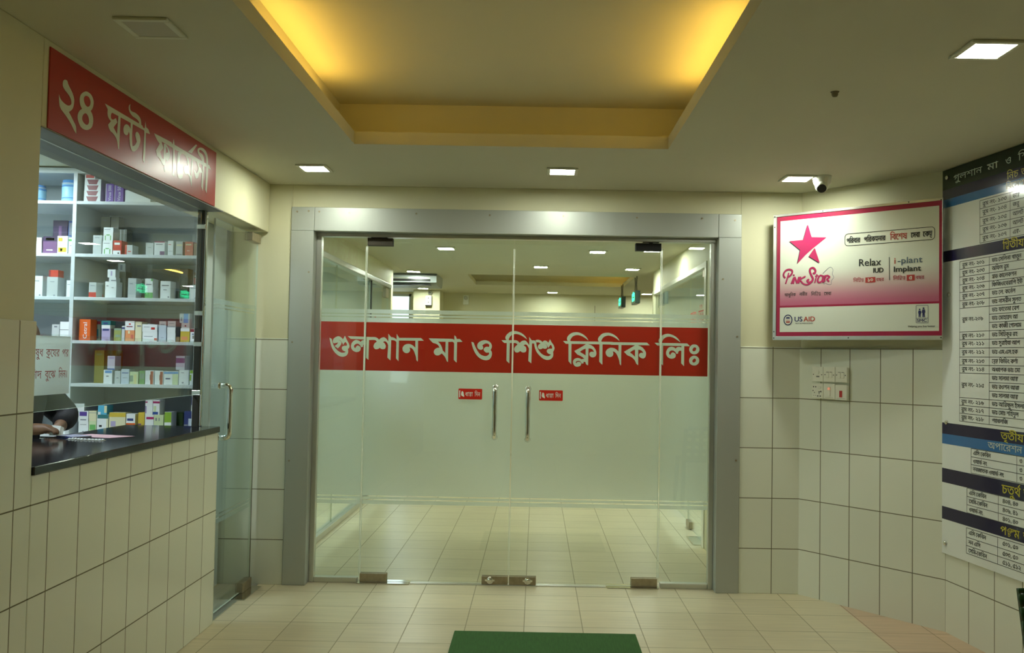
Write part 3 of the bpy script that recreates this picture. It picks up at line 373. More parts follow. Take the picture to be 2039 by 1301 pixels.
def obj(name, mb, mats, parent=None, bevel=0.0, seg=2, uvdir=None, loc=None):
    me = bpy.data.meshes.new(name); me.from_pydata(mb.v, [], mb.f)
    if not isinstance(mats, (list, tuple)): mats = [mats]
    for m in mats: me.materials.append(m)
    me.polygons.foreach_set('material_index', mb.m); me.polygons.foreach_set('use_smooth', mb.sm)
    uv = me.uv_layers.new(name='UVMap')
    for p in me.polygons:
        n = p.normal
        if abs(n.z) > 0.7: tu = None
        else: tu = Vector((-n.y, n.x, 0)).normalized()
        if uvdir is not None and tu is not None: tu = uvdir[1]
        for li in p.loop_indices:
            c = me.vertices[me.loops[li].vertex_index].co
            if tu is None: uv.data[li].uv = (c.x, c.y)
            else: uv.data[li].uv = ((c - (uvdir[0] if uvdir else Vector())).dot(tu), c.z)
    o = bpy.data.objects.new(name, me); COL.objects.link(o)
    if parent is not None: o.parent = parent
    if loc is not None: o.location = loc
    if bevel > 0:
        b = o.modifiers.new('bevel', 'BEVEL'); b.width = bevel; b.segments = seg; b.limit_method = 'ANGLE'; b.angle_limit = math.radians(40)
    me.validate(); me.update()
    return o

def tag(o, label, cat, group=None):
    o['label'] = label; o['category'] = cat
    if group: o['group'] = group
    return o
def struct(o, label=None):
    o['kind'] = 'structure'
    if label: o['label'] = label
    return o
def thing(name, label, cat, loc=(0, 0, 0), rotz=0.0, group=None):
    o = bpy.data.objects.new(name, None); COL.objects.link(o); o.location = loc; o.rotation_euler = (0, 0, rotz); o.empty_display_size = 0.1
    return tag(o, label, cat, group)
def dup(root, loc, rotz=None, label=None):
    r = root.copy(); COL.objects.link(r); r.location = loc
    if rotz is not None: r.rotation_euler = (0, 0, rotz)
    if label: r['label'] = label
    for ch in list(root.children):
        c = ch.copy(); COL.objects.link(c); c.parent = r
        for g in list(ch.children):
            d = g.copy(); COL.objects.link(d); d.parent = c
    return r

# ------------------------------------------------------------------ outlines: smoothing and filling
def smooth_outline(s, sub=5):
    P = []
    for t in s.split():
        c = t.endswith('!'); x, y = t.rstrip('!').split(','); P.append((float(x) / 1000, float(y) / 1000, c))
    n = len(P); out = []
    for i in range(n):
        p0, p1, p2, p3 = P[i - 1], P[i], P[(i + 1) % n], P[(i + 2) % n]
        out.append((p1[0], p1[1]))
        if p1[2] and p2[2]: continue
        m1 = ((p2[0] - p0[0]) / 2, (p2[1] - p0[1]) / 2) if not p1[2] else None
        m2 = ((p3[0] - p1[0]) / 2, (p3[1] - p1[1]) / 2) if not p2[2] else None
        ch = (p2[0] - p1[0], p2[1] - p1[1]); L = math.hypot(*ch) or 1e-9
        if m1 is None: m1 = (2 * ch[0] - m2[0], 2 * ch[1] - m2[1]); m1 = tuple((a + b) / 2 for a, b in zip(m1, ch))
        if m2 is None: m2 = (2 * ch[0] - m1[0], 2 * ch[1] - m1[1]); m2 = tuple((a + b) / 2 for a, b in zip(m2, ch))
        def lim(mv):
            l = math.hypot(*mv); k = min(1.0, 1.2 * L / l) if l > 0 else 1; return (mv[0] * k, mv[1] * k)
        m1, m2 = lim(m1), lim(m2)
        for k in range(1, sub):
            t = k / sub; a = 2 * t**3 - 3 * t * t + 1; b = t**3 - 2 * t * t + t; c = -2 * t**3 + 3 * t * t; d = t**3 - t * t
            out.append((a * p1[0] + b * m1[0] + c * p2[0] + d * m2[0], a * p1[1] + b * m1[1] + c * p2[1] + d * m2[1]))
    return out

def area2(l): return sum(l[i - 1][0] * l[i][1] - l[i][0] * l[i - 1][1] for i in range(len(l)))

def fill(loops, evenodd=False):
    """Non-zero winding fill of closed loops as trapezoids (list of 3 or 4 point polygons)."""
    E = []; ys = set()
    for lp in loops:
        n = len(lp)
        for i in range(n):
            a, b = lp[i], lp[(i + 1) % n]; ys.add(round(a[1], 6))
            if abs(a[1] - b[1]) < 1e-7: continue
            E.append((a[0], a[1], b[0], b[1], 1) if a[1] < b[1] else (b[0], b[1], a[0], a[1], -1))
    for i in range(len(E)):
        x0, y0, x1, y1, _ = E[i]
        for j in range(i):
            u0, v0, u1, v1, _ = E[j]
            lo, hi = max(y0, v0), min(y1, v1)
            if hi - lo < 1e-6: continue
            k1, k2 = (x1 - x0) / (y1 - y0), (u1 - u0) / (v1 - v0)
            d0 = x0 + k1 * (lo - y0) - u0 - k2 * (lo - v0); d1 = x0 + k1 * (hi - y0) - u0 - k2 * (hi - v0)
            if d0 * d1 < 0: ys.add(round(lo + (hi - lo) * d0 / (d0 - d1), 6))
    ys = sorted(ys); out = []
    for a, b in zip(ys, ys[1:]):
        if b - a < 2e-6: continue
        mid = (a + b) / 2; row = []
        for x0, y0, x1, y1, d in E:
            if y0 < mid < y1:
                k = (x1 - x0) / (y1 - y0); row.append((x0 + k * (mid - y0), x0 + k * (a - y0), x0 + k * (b - y0), d))
        row.sort(); w = 0; st = None
        for r in row:
            w0 = w; w += (1 if evenodd else r[3]);
            if evenodd: w %= 2
            if w0 == 0 and w != 0: st = r
            elif w0 != 0 and w == 0 and st is not None and r[0] - st[0] > 1e-7: out.append([(st[1], a), (r[1], a), (r[2], b), (st[2], b)])
    return out

def outline_polys(spec):
    loops = []
    for k, part in enumerate(spec.split('|')):
        l = smooth_outline(part); a = area2(l)
        if (k == 0 and a < 0) or (k > 0 and a > 0): l.reverse()
        loops.append(l)
    return fill(loops)

def clip_x(poly, x, keep_right):
    out = []; n = len(poly)
    for i in range(n):
        a, b = poly[i], poly[(i + 1) % n]; ia = (a[0] >= x) == keep_right; ib = (b[0] >= x) == keep_right
        if ia: out.append(a)
        if ia != ib:
            t = (x - a[0]) / (b[0] - a[0]); out.append((x, a[1] + t * (b[1] - a[1])))
    return out

def ribbon(pts, w):
    """flat stroke of width w (number or list) as quads with round joints"""
    out = []; ws = w if isinstance(w, (list, tuple)) else [w] * len(pts)
    for i in range(len(pts) - 1):
        a, b = pts[i], pts[i + 1]; dx, dy = b[0] - a[0], b[1] - a[1]; l = math.hypot(dx, dy)
        if l < 1e-9: continue
        nx, ny = -dy / l / 2, dx / l / 2
        out.append([(a[0] - nx * ws[i], a[1] - ny * ws[i]), (b[0] - nx * ws[i + 1], b[1] - ny * ws[i + 1]), (b[0] + nx * ws[i + 1], b[1] + ny * ws[i + 1]), (a[0] + nx * ws[i], a[1] + ny * ws[i])])
    for p, q in zip(pts[1:-1], ws[1:-1]):
        out.append([(p[0] + q / 2 * math.cos(k * math.pi / 4), p[1] + q / 2 * math.sin(k * math.pi / 4)) for k in range(8)])
    return out
def curve_pts(pts, sub=5):
    n = len(pts); out = []
    for i in range(n - 1):
        p0, p1, p2, p3 = pts[max(i - 1, 0)], pts[i], pts[i + 1], pts[min(i + 2, n - 1)]
        for k in range(sub):
            t = k / sub
            out.append(tuple(0.5 * (2 * p1[c] + (p2[c] - p0[c]) * t + (2 * p0[c] - 5 * p1[c] + 4 * p2[c] - p3[c]) * t * t + (3 * p1[c] - p0[c] - 3 * p2[c] + p3[c]) * t**3) for c in (0, 1)))
    out.append(pts[-1]); return out

# ------------------------------------------------------------------ lettering from Blender's own font set
BN_WORDS = 'গুলশান মা ও শিশু নিচ ত রিসেপ রুম নং- ১২৩৪৫৬৭৮৯০ দ্বিতীয় তৃতীয় চতুর্থ পঞ্চম অপারেশন ডাঃ সেলিনা খাতুন অফিস ব্লাড কালেকশন ফিজিওথেরাপি ইউ লে. কর্নেল নাসরীন সুলত ফাতেমা বেগ মোহাম্মদ আ কাজী গোলাম সিদ্দিকুর রহ সুরাইয়া আপ এম.এস.হক ব্রেস্ট ফিডিং কর্ণা অধ্যাপক মো সালমা আক্ত রওশন আরা আরিফুল ইসলা মোঃ শহিদুল প্যাথলজি এসি কেবিন ওয়ার্ড নবজাতক সেমি নন , জরু আলট এক্স পরিবার পরিকল্পনার বিশেষ সেবা কেন্দ্র নিশ্চিন্ত বছর আধুনিক নারীর ধাক্কা দিন ঔ ওষুধ ক্রয়ের পর রশিদ বুঝে নিন। ডাক্তার বহির্বিভাগ'
LATIN = 'Virux50CetralRelaxIUDi-plantImplantUSAIDSMCHelpingyoulivebetterFROMTHEAMERICANPEOPLE,. ®'
GLYPH = {}
def load_glyphs():
    chars = sorted(set(BN_WORDS + LATIN + '-,.') - {' ', '\u200d'})
    made = []
    for ch in chars:
        for body in (ch, ch + ch):
            c = bpy.data.curves.new('g', 'FONT'); c.body = body; c.fill_mode = 'NONE'; c.resolution_u = 3
            o = bpy.data.objects.new('g', c); COL.objects.link(o); made.append((ch, len(body) > len(ch), o, c))
    dg = bpy.context.evaluated_depsgraph_get(); dg.update()
    res = {}
    for ch, dbl, o, c in made:
        ev = o.evaluated_get(dg); me = ev.to_mesh()
        co = [(v.co.x, v.co.y) for v in me.vertices]
        if dbl: res[ch][1] = max((p[0] for p in co), default=0)
        else:
            nxt = {}
            for e in me.edges: nxt.setdefault(e.vertices[0], e.vertices[1])
            seen = set(); loops = []
            for s0 in range(len(co)):
                if s0 in seen: continue
                l = []; k = s0
                while k is not None and k not in seen: seen.add(k); l.append(co[k]); k = nxt.get(k)
                if len(l) > 2: loops.append(l)
            res[ch] = [loops, 0, max((p[0] for p in co), default=0)]
        ev.to_mesh_clear()
    for ch, dbl, o, c in made: bpy.data.objects.remove(o)
    for ch, dbl, o, c in made:
        if c.users == 0: bpy.data.curves.remove(c)
    for ch, (loops, r2, r1) in res.items(): GLYPH[ch] = (fill(loops), r2 - r1)
load_glyphs()
HAS = '\u09cd'; MARKS = 'ুূৃঁ'
def shape(text):
    """visual order of a Bengali / Latin string: list of (char, scale x, scale y, dx, dy, advances)"""
    units = []; i = 0; n = len(text)
    while i < n:
        ch = text[i]
        if '\u0995' <= ch <= '\u09b9' or ch in '\u09dc\u09dd\u09df':
            cl = [ch]; i += 1
            while i + 1 < n and text[i] == HAS: cl.append(text[i + 1]); i += 2
            if i < n and text[i] == '\u09bc': i += 1
            vs = []
            while i < n and (text[i] in '\u09be\u09bf\u09c0\u09c1\u09c2\u09c3\u09c7\u09c8\u09cb\u09cc\u0981'): vs.append(text[i]); i += 1
            units.append((cl, vs))
        else: units.append(([ch], [])); i += 1
    out = []; x = 0.0
    def put(ch, sx=1.0, sy=1.0, dx=0.0, dy=0.0, adv=True):
        nonlocal x
        if ch == ' ': x += 0.26; return
        if ch not in GLYPH: return
        out.append((ch, sx, sy, x + dx, dy))
        if adv: x += GLYPH[ch][1] * sx
    for cl, vs in units:
        pre = [v for v in vs if v in '\u09bf\u09c7\u09c8']; post = [v for v in vs if v not in '\u09bf\u09c7\u09c8']
        if '\u09cb' in vs: pre.append('\u09c7'); post = ['\u09be' if v == '\u09cb' else v for v in post]
        for v in pre: put(v)
        reph = len(cl) > 1 and cl[0] == '\u09b0'
        if reph: cl = cl[1:]
        x0 = x
        if len(cl) == 1: put(cl[0])
        else:
            first, rest = cl[0], cl[1:]
            if rest == ['\u09af']: put(first); put('\u09af', 0.55, 1.0)
            elif rest == ['\u09b0']:
                put(first); out.append(('/', x0 + 0.1, -0.02, x - 0.15, -0.14))
            else:
                w = GLYPH.get(first, ([], .6))[1]
                put(first, 0.85, 0.55, 0.0, 0.30); put(rest[0], 0.62, 0.52, -w * 0.72, -0.06, adv=False)
                if len(rest) > 1 and rest[1] == '\u09b0': out.append(('/', x0 + 0.1, -0.06, x - 0.1, -0.2))
        if reph: out.append(('/', x - 0.28, 0.66, x - 0.08, 0.86))
        for v in post:
            if v in MARKS: out.append((v, 1, 1, x, 0))
            else: put(v)
    return out, x
def text_polys(text, h=1.0, w=None, body=0.62):
    items, adv = shape(text); k = h / body; kx = k if w is None else w / max(adv, 1e-6); out = []
    for it in items:
        if it[0] == '/':
            out += [[(p[0] * kx, p[1] * k) for p in q] for q in ribbon([(it[1], it[2]), (it[3], it[4])], 0.075)]; continue
        ch, sx, sy, dx, dy = it
        for q in GLYPH[ch][0]: out.append([((p[0] * sx + dx) * kx, (p[1] * sy + dy) * k) for p in q])
    return out
class Plane:
    """2D drawing frame on a surface: origin, unit u, unit v, lift along normal"""
    def __init__(s, o, u, v): s.o = Vector(o); s.u = Vector(u); s.v = Vector(v); s.n = s.u.cross(s.v)
    def p(s, x, y, lift=0.0): return s.o + s.u * x + s.v * y + s.n * lift
    def draw(s, mb, polys, at=(0, 0), m=0, lift=0.001):
        for q in polys: mb.face([s.p(at[0] + a, at[1] + b, lift) for a, b in q], m)
    def rect(s, mb, x0, y0, x1, y1, m=0, lift=0.001): mb.face([s.p(x0, y0, lift), s.p(x1, y0, lift), s.p(x1, y1, lift), s.p(x0, y1, lift)], m)
# ================================================================== ROOM SHELL
XL = -1.655                       # face of the pharmacy wall
XL2 = -1.885
YB = 5.455                        # face of the entrance wall
YG = 5.55                         # glass doors
TOP = 2.14                        # underside of the pharmacy window head
TILE_TOP = 1.492
A45, B45 = (1.605, YB), (2.17, 4.75)
d8 = (math.sin(math.radians(8)), -math.cos(math.radians(8)))
C8 = (B45[0] + d8[0] * 6.9, B45[1] + d8[1] * 6.9)

m = MB(); m.box(-4.2, 4.6, -2.1, 14.0, -0.06, 0.0)
struct(obj('floor', m, M_floor), 'beige square floor tiles running from the foyer into the lobby')

# foyer ceiling with the stepped opening
CX0, CX1, CY0, CY1 = -0.917, 0.632, 1.15, 4.376
m = MB()
m.box(-3.75, CX0, -2.1, YB + 0.2, CEIL, CEIL + 0.062); m.box(CX1, 3.4, -2.1, YB + 0.2, CEIL, CEIL + 0.062)
m.box(CX0, CX1, CY1, YB + 0.2, CEIL, CEIL + 0.062); m.box(CX0, CX1, -2.1, CY0, CEIL, CEIL + 0.062)
struct(obj('ceiling', m, M_ceil), 'cream plaster ceiling around the lit recess')
m = MB(); RX0, RX1, RY0, RY1, RZ = CX0 - 0.105, CX1 + 0.105, CY0 - 0.105, CY1 + 0.125, 2.675
m.box(RX0, RX1, RY0, RY1, RZ, RZ + 0.05)
m.box(RX0 - 0.05, RX0, RY0, RY1, CEIL + 0.062, RZ); m.box(RX1, RX1 + 0.05, RY0, RY1, CEIL + 0.062, RZ)
m.box(RX0, RX1, RY1, RY1 + 0.05, CEIL + 0.062, RZ); m.box(RX0, RX1, RY0 - 0.05, RY0, CEIL + 0.062, RZ)
struct(obj('ceiling_recess', m, M_cove), 'raised ceiling recess washed with warm light')

# left wall: pharmacy window opening, counter wall and head
OY0, OY1 = 2.935, 4.645
m = MB()
m.box(XL2, XL, -2.1, OY0, 0, CEIL); m.box(XL2, XL, OY0, OY1, 0, 0.985); m.box(XL2, XL, OY0, YB, TOP, CEIL)
m.box(XL, XL + 0.010, -2.1, OY0, 0, TILE_TOP, 1); m.box(XL, XL + 0.010, OY0, OY1, 0, 0.985, 1)
m.box(XL2, XL + 0.010, OY1, OY1 + 0.010, 0, 0.985, 1)
struct(obj('wall_left', m, [M_wall, M_tile_left], bevel=0.004), 'cream wall over white tiles with the pharmacy window')
# entrance wall
m = MB()
m.box(-3.75, -1.515, YB + 0.012, YB + 0.2, 0, CEIL); m.box(-3.75, -1.515, YB, YB + 0.012, 0, TILE_TOP, 2)
m.box(1.242, 1.72, YB + 0.012, YB + 0.2, 0, CEIL); m.box(1.242, 1.62, YB, YB + 0.012, 0, TILE_TOP, 1)
m.box(-1.515, 1.242, YB + 0.012, YB + 0.2, 2.30, CEIL)
struct(obj('wall_back', m, [M_wall, M_tile_back, M_tile_pillar], bevel=0.003), 'cream wall with white tile pillars around the glass entrance')
# angled corner wall and right wall
def slab_wall(name, a, b, z1, th, mi, mats, label, extra=None):
    ax, ay = a; bx, by = b; l = math.hypot(bx - ax, by - ay); t = ((bx - ax) / l, (by - ay) / l); nrm = (-t[1], t[0])  # away from the room
    if nrm[0] < 0: nrm = (-nrm[0], -nrm[1])
    mm = MB()
    def pr(o0, o1, z0, z1, mi): mm.prism([(ax + nrm[0] * o0, ay + nrm[1] * o0), (bx + nrm[0] * o0, by + nrm[1] * o0), (bx + nrm[0] * o1, by + nrm[1] * o1), (ax + nrm[0] * o1, ay + nrm[1] * o1)], z0, z1, mi)
    pr(0.012, 0.15, 0, CEIL, 0); pr(0.0, 0.012, 0, TILE_TOP - 0.005, 1)
    o = obj(name, mm, mats, uvdir=(Vector((ax, ay, 0)), Vector((t[0], t[1], 0)))); return struct(o, label)
slab_wall('wall_corner', A45, B45, CEIL, 0.15, 0, [M_wall, M_tile_diag], 'angled wall with white tiles below cream paint')
slab_wall('wall_right', B45, C8, CEIL, 0.15, 0, [M_wall, M_tile_right], 'right hand wall with white tiles below cream paint')
m = MB(); m.box(-3.75, 3.4, -2.25, -2.1, 0, CEIL); struct(obj('wall_near', m, M_wall), 'wall behind the camera')
# pharmacy room
m = MB(); m.box(-3.75, -3.65, 1.5, YB, 0, CEIL); m.box(-3.65, XL2, 1.5, 1.6, 0, CEIL)
struct(obj('wall_pharmacy', m, M_pharm), 'pale inner walls of the pharmacy')

# ---------------------------------------------------------------- entrance frame
m = MB(); JX0, JX1 = -1.376, 1.103; FZ = 2.155; FY = YB - 0.010
m.box(-1.515, JX0, FY, YB + 0.25, 0, FZ); m.box(-1.515, -1.374, FY, YB + 0.25, FZ, 2.30)
m.box(JX1, 1.242, FY, YB + 0.25, 0, FZ); m.box(1.101, 1.242, FY, YB + 0.25, FZ, 2.30)
frame = struct(obj('trim_1', m, M_alu, bevel=0.003), 'grey aluminium cladding framing the glass entrance')
m = MB(); m.box(-1.3725, 1.0995, FY, YB + 0.25, FZ, 2.30); obj('header_panel', m, M_alu, frame, bevel=0.002)
m = MB()
for x, z in [(-1.48, 2.27), (-1.41, 2.275), (-1.345, 2.272), (-1.16, 2.268), (-0.75, 2.27), (-0.3, 2.268), (0.15, 2.27), (0.6, 2.268), (1.0, 2.27), (1.2, 2.262), (-1.49, 1.47), (-1.40, 1.9), (-1.49, 0.75), (1.22, 1.55), (1.13, 1.9), (1.22, 0.8)]:
    m.lathe([(0.006, 0.0), (0.006, 0.002), (0.003, 0.003)], (x, FY - 0.003, z), axis='y', n=10)
obj('screw_heads', m, M_steel, frame)
m = MB(); m.box(JX0, JX0 + 0.03, YG - 0.02, YG + 0.03, 0, 2.132); m.box(JX1 - 0.03, JX1, YG - 0.02, YG + 0.03, 0, 2.132)
m.box(JX0, JX1, YG - 0.028, YG + 0.038, 2.132, FZ)
obj('inner_channel', m, M_alu_light, frame, bevel=0.003)
m = MB(); m.box(JX0 + 0.03, -1.078, YG - 0.02, YG + 0.03, 0.0, 0.032); m.box(0.782, JX1 - 0.03, YG - 0.02, YG + 0.03, 0.0, 0.032)
obj('sill_channel', m, M_alu_light, frame, bevel=0.004)
m = MB(); m.box(-0.752, 0.45, YG - 0.022, YG + 0.03, 0.0, 0.004); struct(obj('trim_2', m, M_alu_light), 'thin bright threshold strip under the glass doors')

# ---------------------------------------------------------------- glass leaves with film, band and lettering
BAND_POLYS = []
for i, s in enumerate(BANNER): BAND_POLYS += [(q, i * 2e-5) for q in outline_polys(s)]     # overlapping vinyl pieces never share a plane
Z_BAND0, Z_BAND1 = 1.303, 1.6045
FILM_Z = [(0.478, 0.502), (0.509, 0.524), (0.531, 1.634), (1.640, 1.653), (1.659, 1.685)]
def glass_leaf(name, x0, x1, z0, z1, label):
    m = MB(); m.box(x0, x1, YG, YG + 0.010, z0, z1, 0, dict(left=1, right=1, top=1, bottom=1))
    o = struct(obj(name, m, [M_glass, M_edge]), label)
    P = Plane((0, YG + 0.0130, 0), (1, 0, 0), (0, 0, 1))
    m = MB()
    for a, b in FILM_Z: P.rect(m, x0 + 0.001, a, x1 - 0.001, b, lift=0)
    obj('frosted_film', m, M_film, o)
    m = MB(); P.rect(m, max(x0 + 0.001, -1.356), Z_BAND0, min(x1 - 0.001, 1.064), Z_BAND1, lift=0.0008); obj('red_band', m, M_red, o)
    m = MB()
    for q, up in BAND_POLYS:
        r = clip_x(clip_x(q, x0 + 0.001, True), x1 - 0.001, False) if q else []
        if len(r) > 2: P.draw(m, [r], lift=0.0014 + up)
    obj('band_lettering', m, M_letter, o)
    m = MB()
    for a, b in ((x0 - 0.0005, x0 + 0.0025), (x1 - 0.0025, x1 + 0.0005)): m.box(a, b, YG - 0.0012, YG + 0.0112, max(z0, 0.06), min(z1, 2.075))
    obj('edge_glint', m, M_edge_glint, o)  # added pale strips painting the bright line along the glass edges
    return o
win2 = glass_leaf('window_2', -1.347, -1.071, 0.03, 2.134, 'narrow fixed glass panel left of the double doors')
door1 = glass_leaf('door_1', -1.065, -0.1505, 0.008, 2.128, 'left leaf of the frosted glass double door')
door2 = glass_leaf('door_2', -0.1455, 0.767, 0.008, 2.128, 'right leaf of the frosted glass double door')
win3 = glass_leaf('window_3', 0.773, 1.074, 0.03, 2.134, 'narrow fixed glass panel right of the double doors')

def patch(parent, x0, x1, z0, z1, mt, name='patch_fitting', y=YG, t=0.016):
    m = MB(); m.box(x0, x1, y - t, y - 0.0005, z0, z1); m.box(x0, x1, y + 0.0145, y + 0.010 + t, z0, z1)
    return obj(name, m, mt, parent, bevel=0.003)
patch(door1, -1.063, -0.897, 0.006, 0.058, M_steel); patch(door2, 0.604, 0.765, 0.006, 0.058, M_steel)
patch(door1, -1.063, -0.904, 2.080, 2.128, M_darkmetal); patch(door2, 0.604, 0.765, 2.076, 2.124, M_blackmetal)
for dr, x0, x1, kx in ((door1, -0.313, -0.1515, -0.262), (door2, -0.1445, 0.021, -0.030)):
    pf = patch(dr, x0, x1, 0.004, 0.054, M_steel, 'lock_fitting')
    m = MB(); m.lathe([(0.022, 0.0), (0.022, -0.004), (0.012, -0.007), (0.012, -0.012), (0.004, -0.013)], (kx, YG - 0.016, 0.030), axis='y', n=20)
    m.box(kx - 0.030, kx + 0.030, YG - 0.022, YG - 0.016, 0.024, 0.038)
    obj('lock_cylinder', m, M_chrome, pf, bevel=0.002)
for px in (-0.99, 0.70):                                          # top pivots
    m = MB(); m.box(px - 0.05, px + 0.05, YG - 0.02, YG + 0.025, 2.1285, 2.1318); m.box(px - 0.012, px + 0.012, YG - 0.012, YG + 0.018, 2.124, 2.1318)
    obj('top_pivot', m, M_blackmetal, door1 if px < 0 else door2)
def pull(parent, x, z0, z1, axis='y', yy=YG, out=-0.058):
    pts = []
    c = [(0.0, z0), (out * 0.65, z0), (out * 0.9, z0 + 0.006), (out, z0 + 0.022), (out, z0 + 0.05), (out, z1 - 0.05), (out, z1 - 0.022), (out * 0.9, z1 - 0.006), (out * 0.65, z1), (0.0, z1)]
    m = MB()
    if axis == 'y': pts = [(x, yy + a, b) for a, b in c]
    else: pts = [(x + a, yy, b) for a, b in c]
    m.tube(pts, 0.0155, n=16)
    h = obj('pull_handle', m, M_chrome, parent)
    m = MB()
    for z in (z0, z1):
        if axis == 'y': m.lathe([(0.019, 0.0), (0.019, -0.005), (0.014, -0.007)], (x, yy, z), axis='y', n=20)
        else: m.lathe([(0.019, 0.0), (0.019, 0.005), (0.014, 0.007)], (x, yy, z), axis='x', n=20)
    obj('handle_rose', m, M_chrome, h)
pull(door1, -0.2505, 0.905, 1.213); pull(door2, -0.047, 0.895, 1.207)
def push_sign(parent, x0, x1, z0, z1):
    P = Plane((x0, YG - 0.0012, z0), (1, 0, 0), (0, 0, 1)); w, h = x1 - x0, z1 - z0; r = 0.005
    poly = [(r + r * math.cos(a), r + r * math.sin(a)) for a in [math.pi + k * math.pi / 8 for k in range(5)]] + [(w - r + r * math.cos(a), r + r * math.sin(a)) for a in [1.5 * math.pi + k * math.pi / 8 for k in range(5)]]
    poly += [(w - r + r * math.cos(a), h - r + r * math.sin(a)) for a in [k * math.pi / 8 for k in range(5)]] + [(r + r * math.cos(a), h - r + r * math.sin(a)) for a in [math.pi / 2 + k * math.pi / 8 for k in range(5)]]
    m = MB(); P.draw(m, [poly], lift=0); st = obj('push_sticker', m, M_red, parent)
    m = MB(); k = w / 0.147
    P.rect(m, 0.005 * k, 0.012, 0.011 * k, 0.054, lift=0.0006)
    P.draw(m, fill([[(0.016, 0.030), (0.019, 0.046), (0.024, 0.051), (0.031, 0.044), (0.033, 0.030), (0.036, 0.022), (0.035, 0.013), (0.030, 0.017), (0.020, 0.021)][::-1]]), lift=0.0006)
    P.draw(m, text_polys('ধাক্কা', 0.024, 0.047), (0.042, 0.019), lift=0.0006); P.draw(m, text_polys('দিন', 0.024, 0.034), (0.101, 0.019), lift=0.0006)
    obj('sticker_lettering', m, M_letter, st)
push_sign(door1, -0.479, -0.332, 1.136, 1.202); push_sign(door2, 0.021, 0.168, 1.136, 1.201)

# floor spring cover plates
def floor_plate(x0, x1, y0, y1, label, mt=M_chrome):
    m = MB(); m.box(x0, x1, y0, y1, 0.0, 0.006); return tag(obj('floor_spring_cover', m, mt, bevel=0.0025), label, 'floor plate', 'floor spring covers')
floor_plate(-1.075, -0.757, YG - 0.045, YG + 0.055, 'steel floor spring cover at the hinge of the left entrance door')
floor_plate(0.455, 0.772, YG - 0.045, YG + 0.055, 'steel floor spring cover at the hinge of the right entrance door')

# ================================================================== PHARMACY
m = MB(); m.box(-2.13, XL + 0.018, OY0 + 0.002, OY1 + 0.012, 0.985, 1.015)
tag(obj('granite_counter', m, M_granite, bevel=0.003), 'black granite counter slab on the tiled pharmacy wall', 'counter')
m = MB(); m.box(-2.10, -1.89, 2.0, 4.60, 0.0, 0.984); tag(obj('counter_cupboard', m, M_shelf), 'white cupboard carrying the inner half of the black counter', 'cabinet')

def sheet(name, x, y0, y1, z0, z1, label):
    m = MB(); m.box(x - 0.004, x + 0.004, y0, y1, z0, z1, 0, dict(left=0, right=0, front=1, back=1, top=1, bottom=1))
    return struct(obj(name, m, [M_glass_ph, M_edge]), label)
upper = sheet('window_1', -1.745, OY0 + 0.002, 4.618, 1.522, TOP - 0.005, 'upper glass sheet of the pharmacy window')
lower = sheet('window_4', -1.760, OY0 + 0.002, 4.618, 1.178, 1.455, 'lower glass sheet of the pharmacy window above the counter gap')
m = MB(); m.box(-1.775, -1.725, 4.619, 4.644, 1.0155, TOP - 0.005); post = struct(obj('trim_3', m, M_chrome, bevel=0.004), 'chrome post at the far end of the pharmacy window')
m = MB()
for z in (1.19, 1.44, 1.60, 2.05): m.box(-1.772, -1.728, 4.606, 4.6188, z - 0.012, z + 0.012)
obj('glass_clamp', m, M_chrome, post, bevel=0.002)
m = MB(); m.box(-1.768, -1.737, 4.608, 4.6188, 1.0155, TOP - 0.005); obj('dark_gasket', m, M_dark_gap, post)
# notice on the lower sheet
P = Plane((-1.7555, 0, 0), (0, 1, 0), (0, 0, 1))
m = MB(); P.rect(m, 2.97, 1.236, 3.362, 1.449, lift=0.0)
notice = tag(obj('notice_sheet', m, M_film_notice), 'translucent notice with two lines of red Bengali writing stuck on the pharmacy glass', 'notice')
M_redink = mat('dark_red_ink', (0.42, 0.05, 0.035), 0.5)
m = MB()
for t, y0, y1, z in (('ওষুধ', 3.098, 3.175, 1.374), ('ক্রয়ের', 3.195, 3.285, 1.374), ('পর', 3.303, 3.348, 1.374), ('রশিদ', 3.068, 3.17, 1.296), ('বুঝে', 3.192, 3.262, 1.296), ('নিন।', 3.283, 3.345, 1.296)):
    P.draw(m, text_polys(t, 0.026, y1 - y0), (y0, z), lift=0.001)
obj('notice_lettering', m, M_redink, notice)

m = MB(); m.box(XL2, XL, OY0, OY1 + 0.015, TOP - 0.004, TOP); struct(obj('soffit_shade', m, mat('soffit_shade_paint', (0.16, 0.17, 0.165), 0.45)), 'dark grey sheet added under the head of the pharmacy window to paint its shade')  # added sheet, the soffit's shade is put into its dark colour
# red sign board over the window
m = MB(); m.box(XL, XL + 0.005, 2.966, 4.522, 2.142, 2.418)
sign = tag(obj('pharmacy_sign', m, M_redsign, bevel=0.001), 'long red sign board with pale Bengali lettering above the pharmacy window', 'sign')
P = Plane((XL + 0.005, 0, 0), (0, 1, 0), (0, 0, 1)); m = MB()
for i, s in enumerate(PHARMACY): P.draw(m, outline_polys(s), lift=0.0008 + i * 2e-5)
obj('sign_lettering', m, M_letter2, sign)

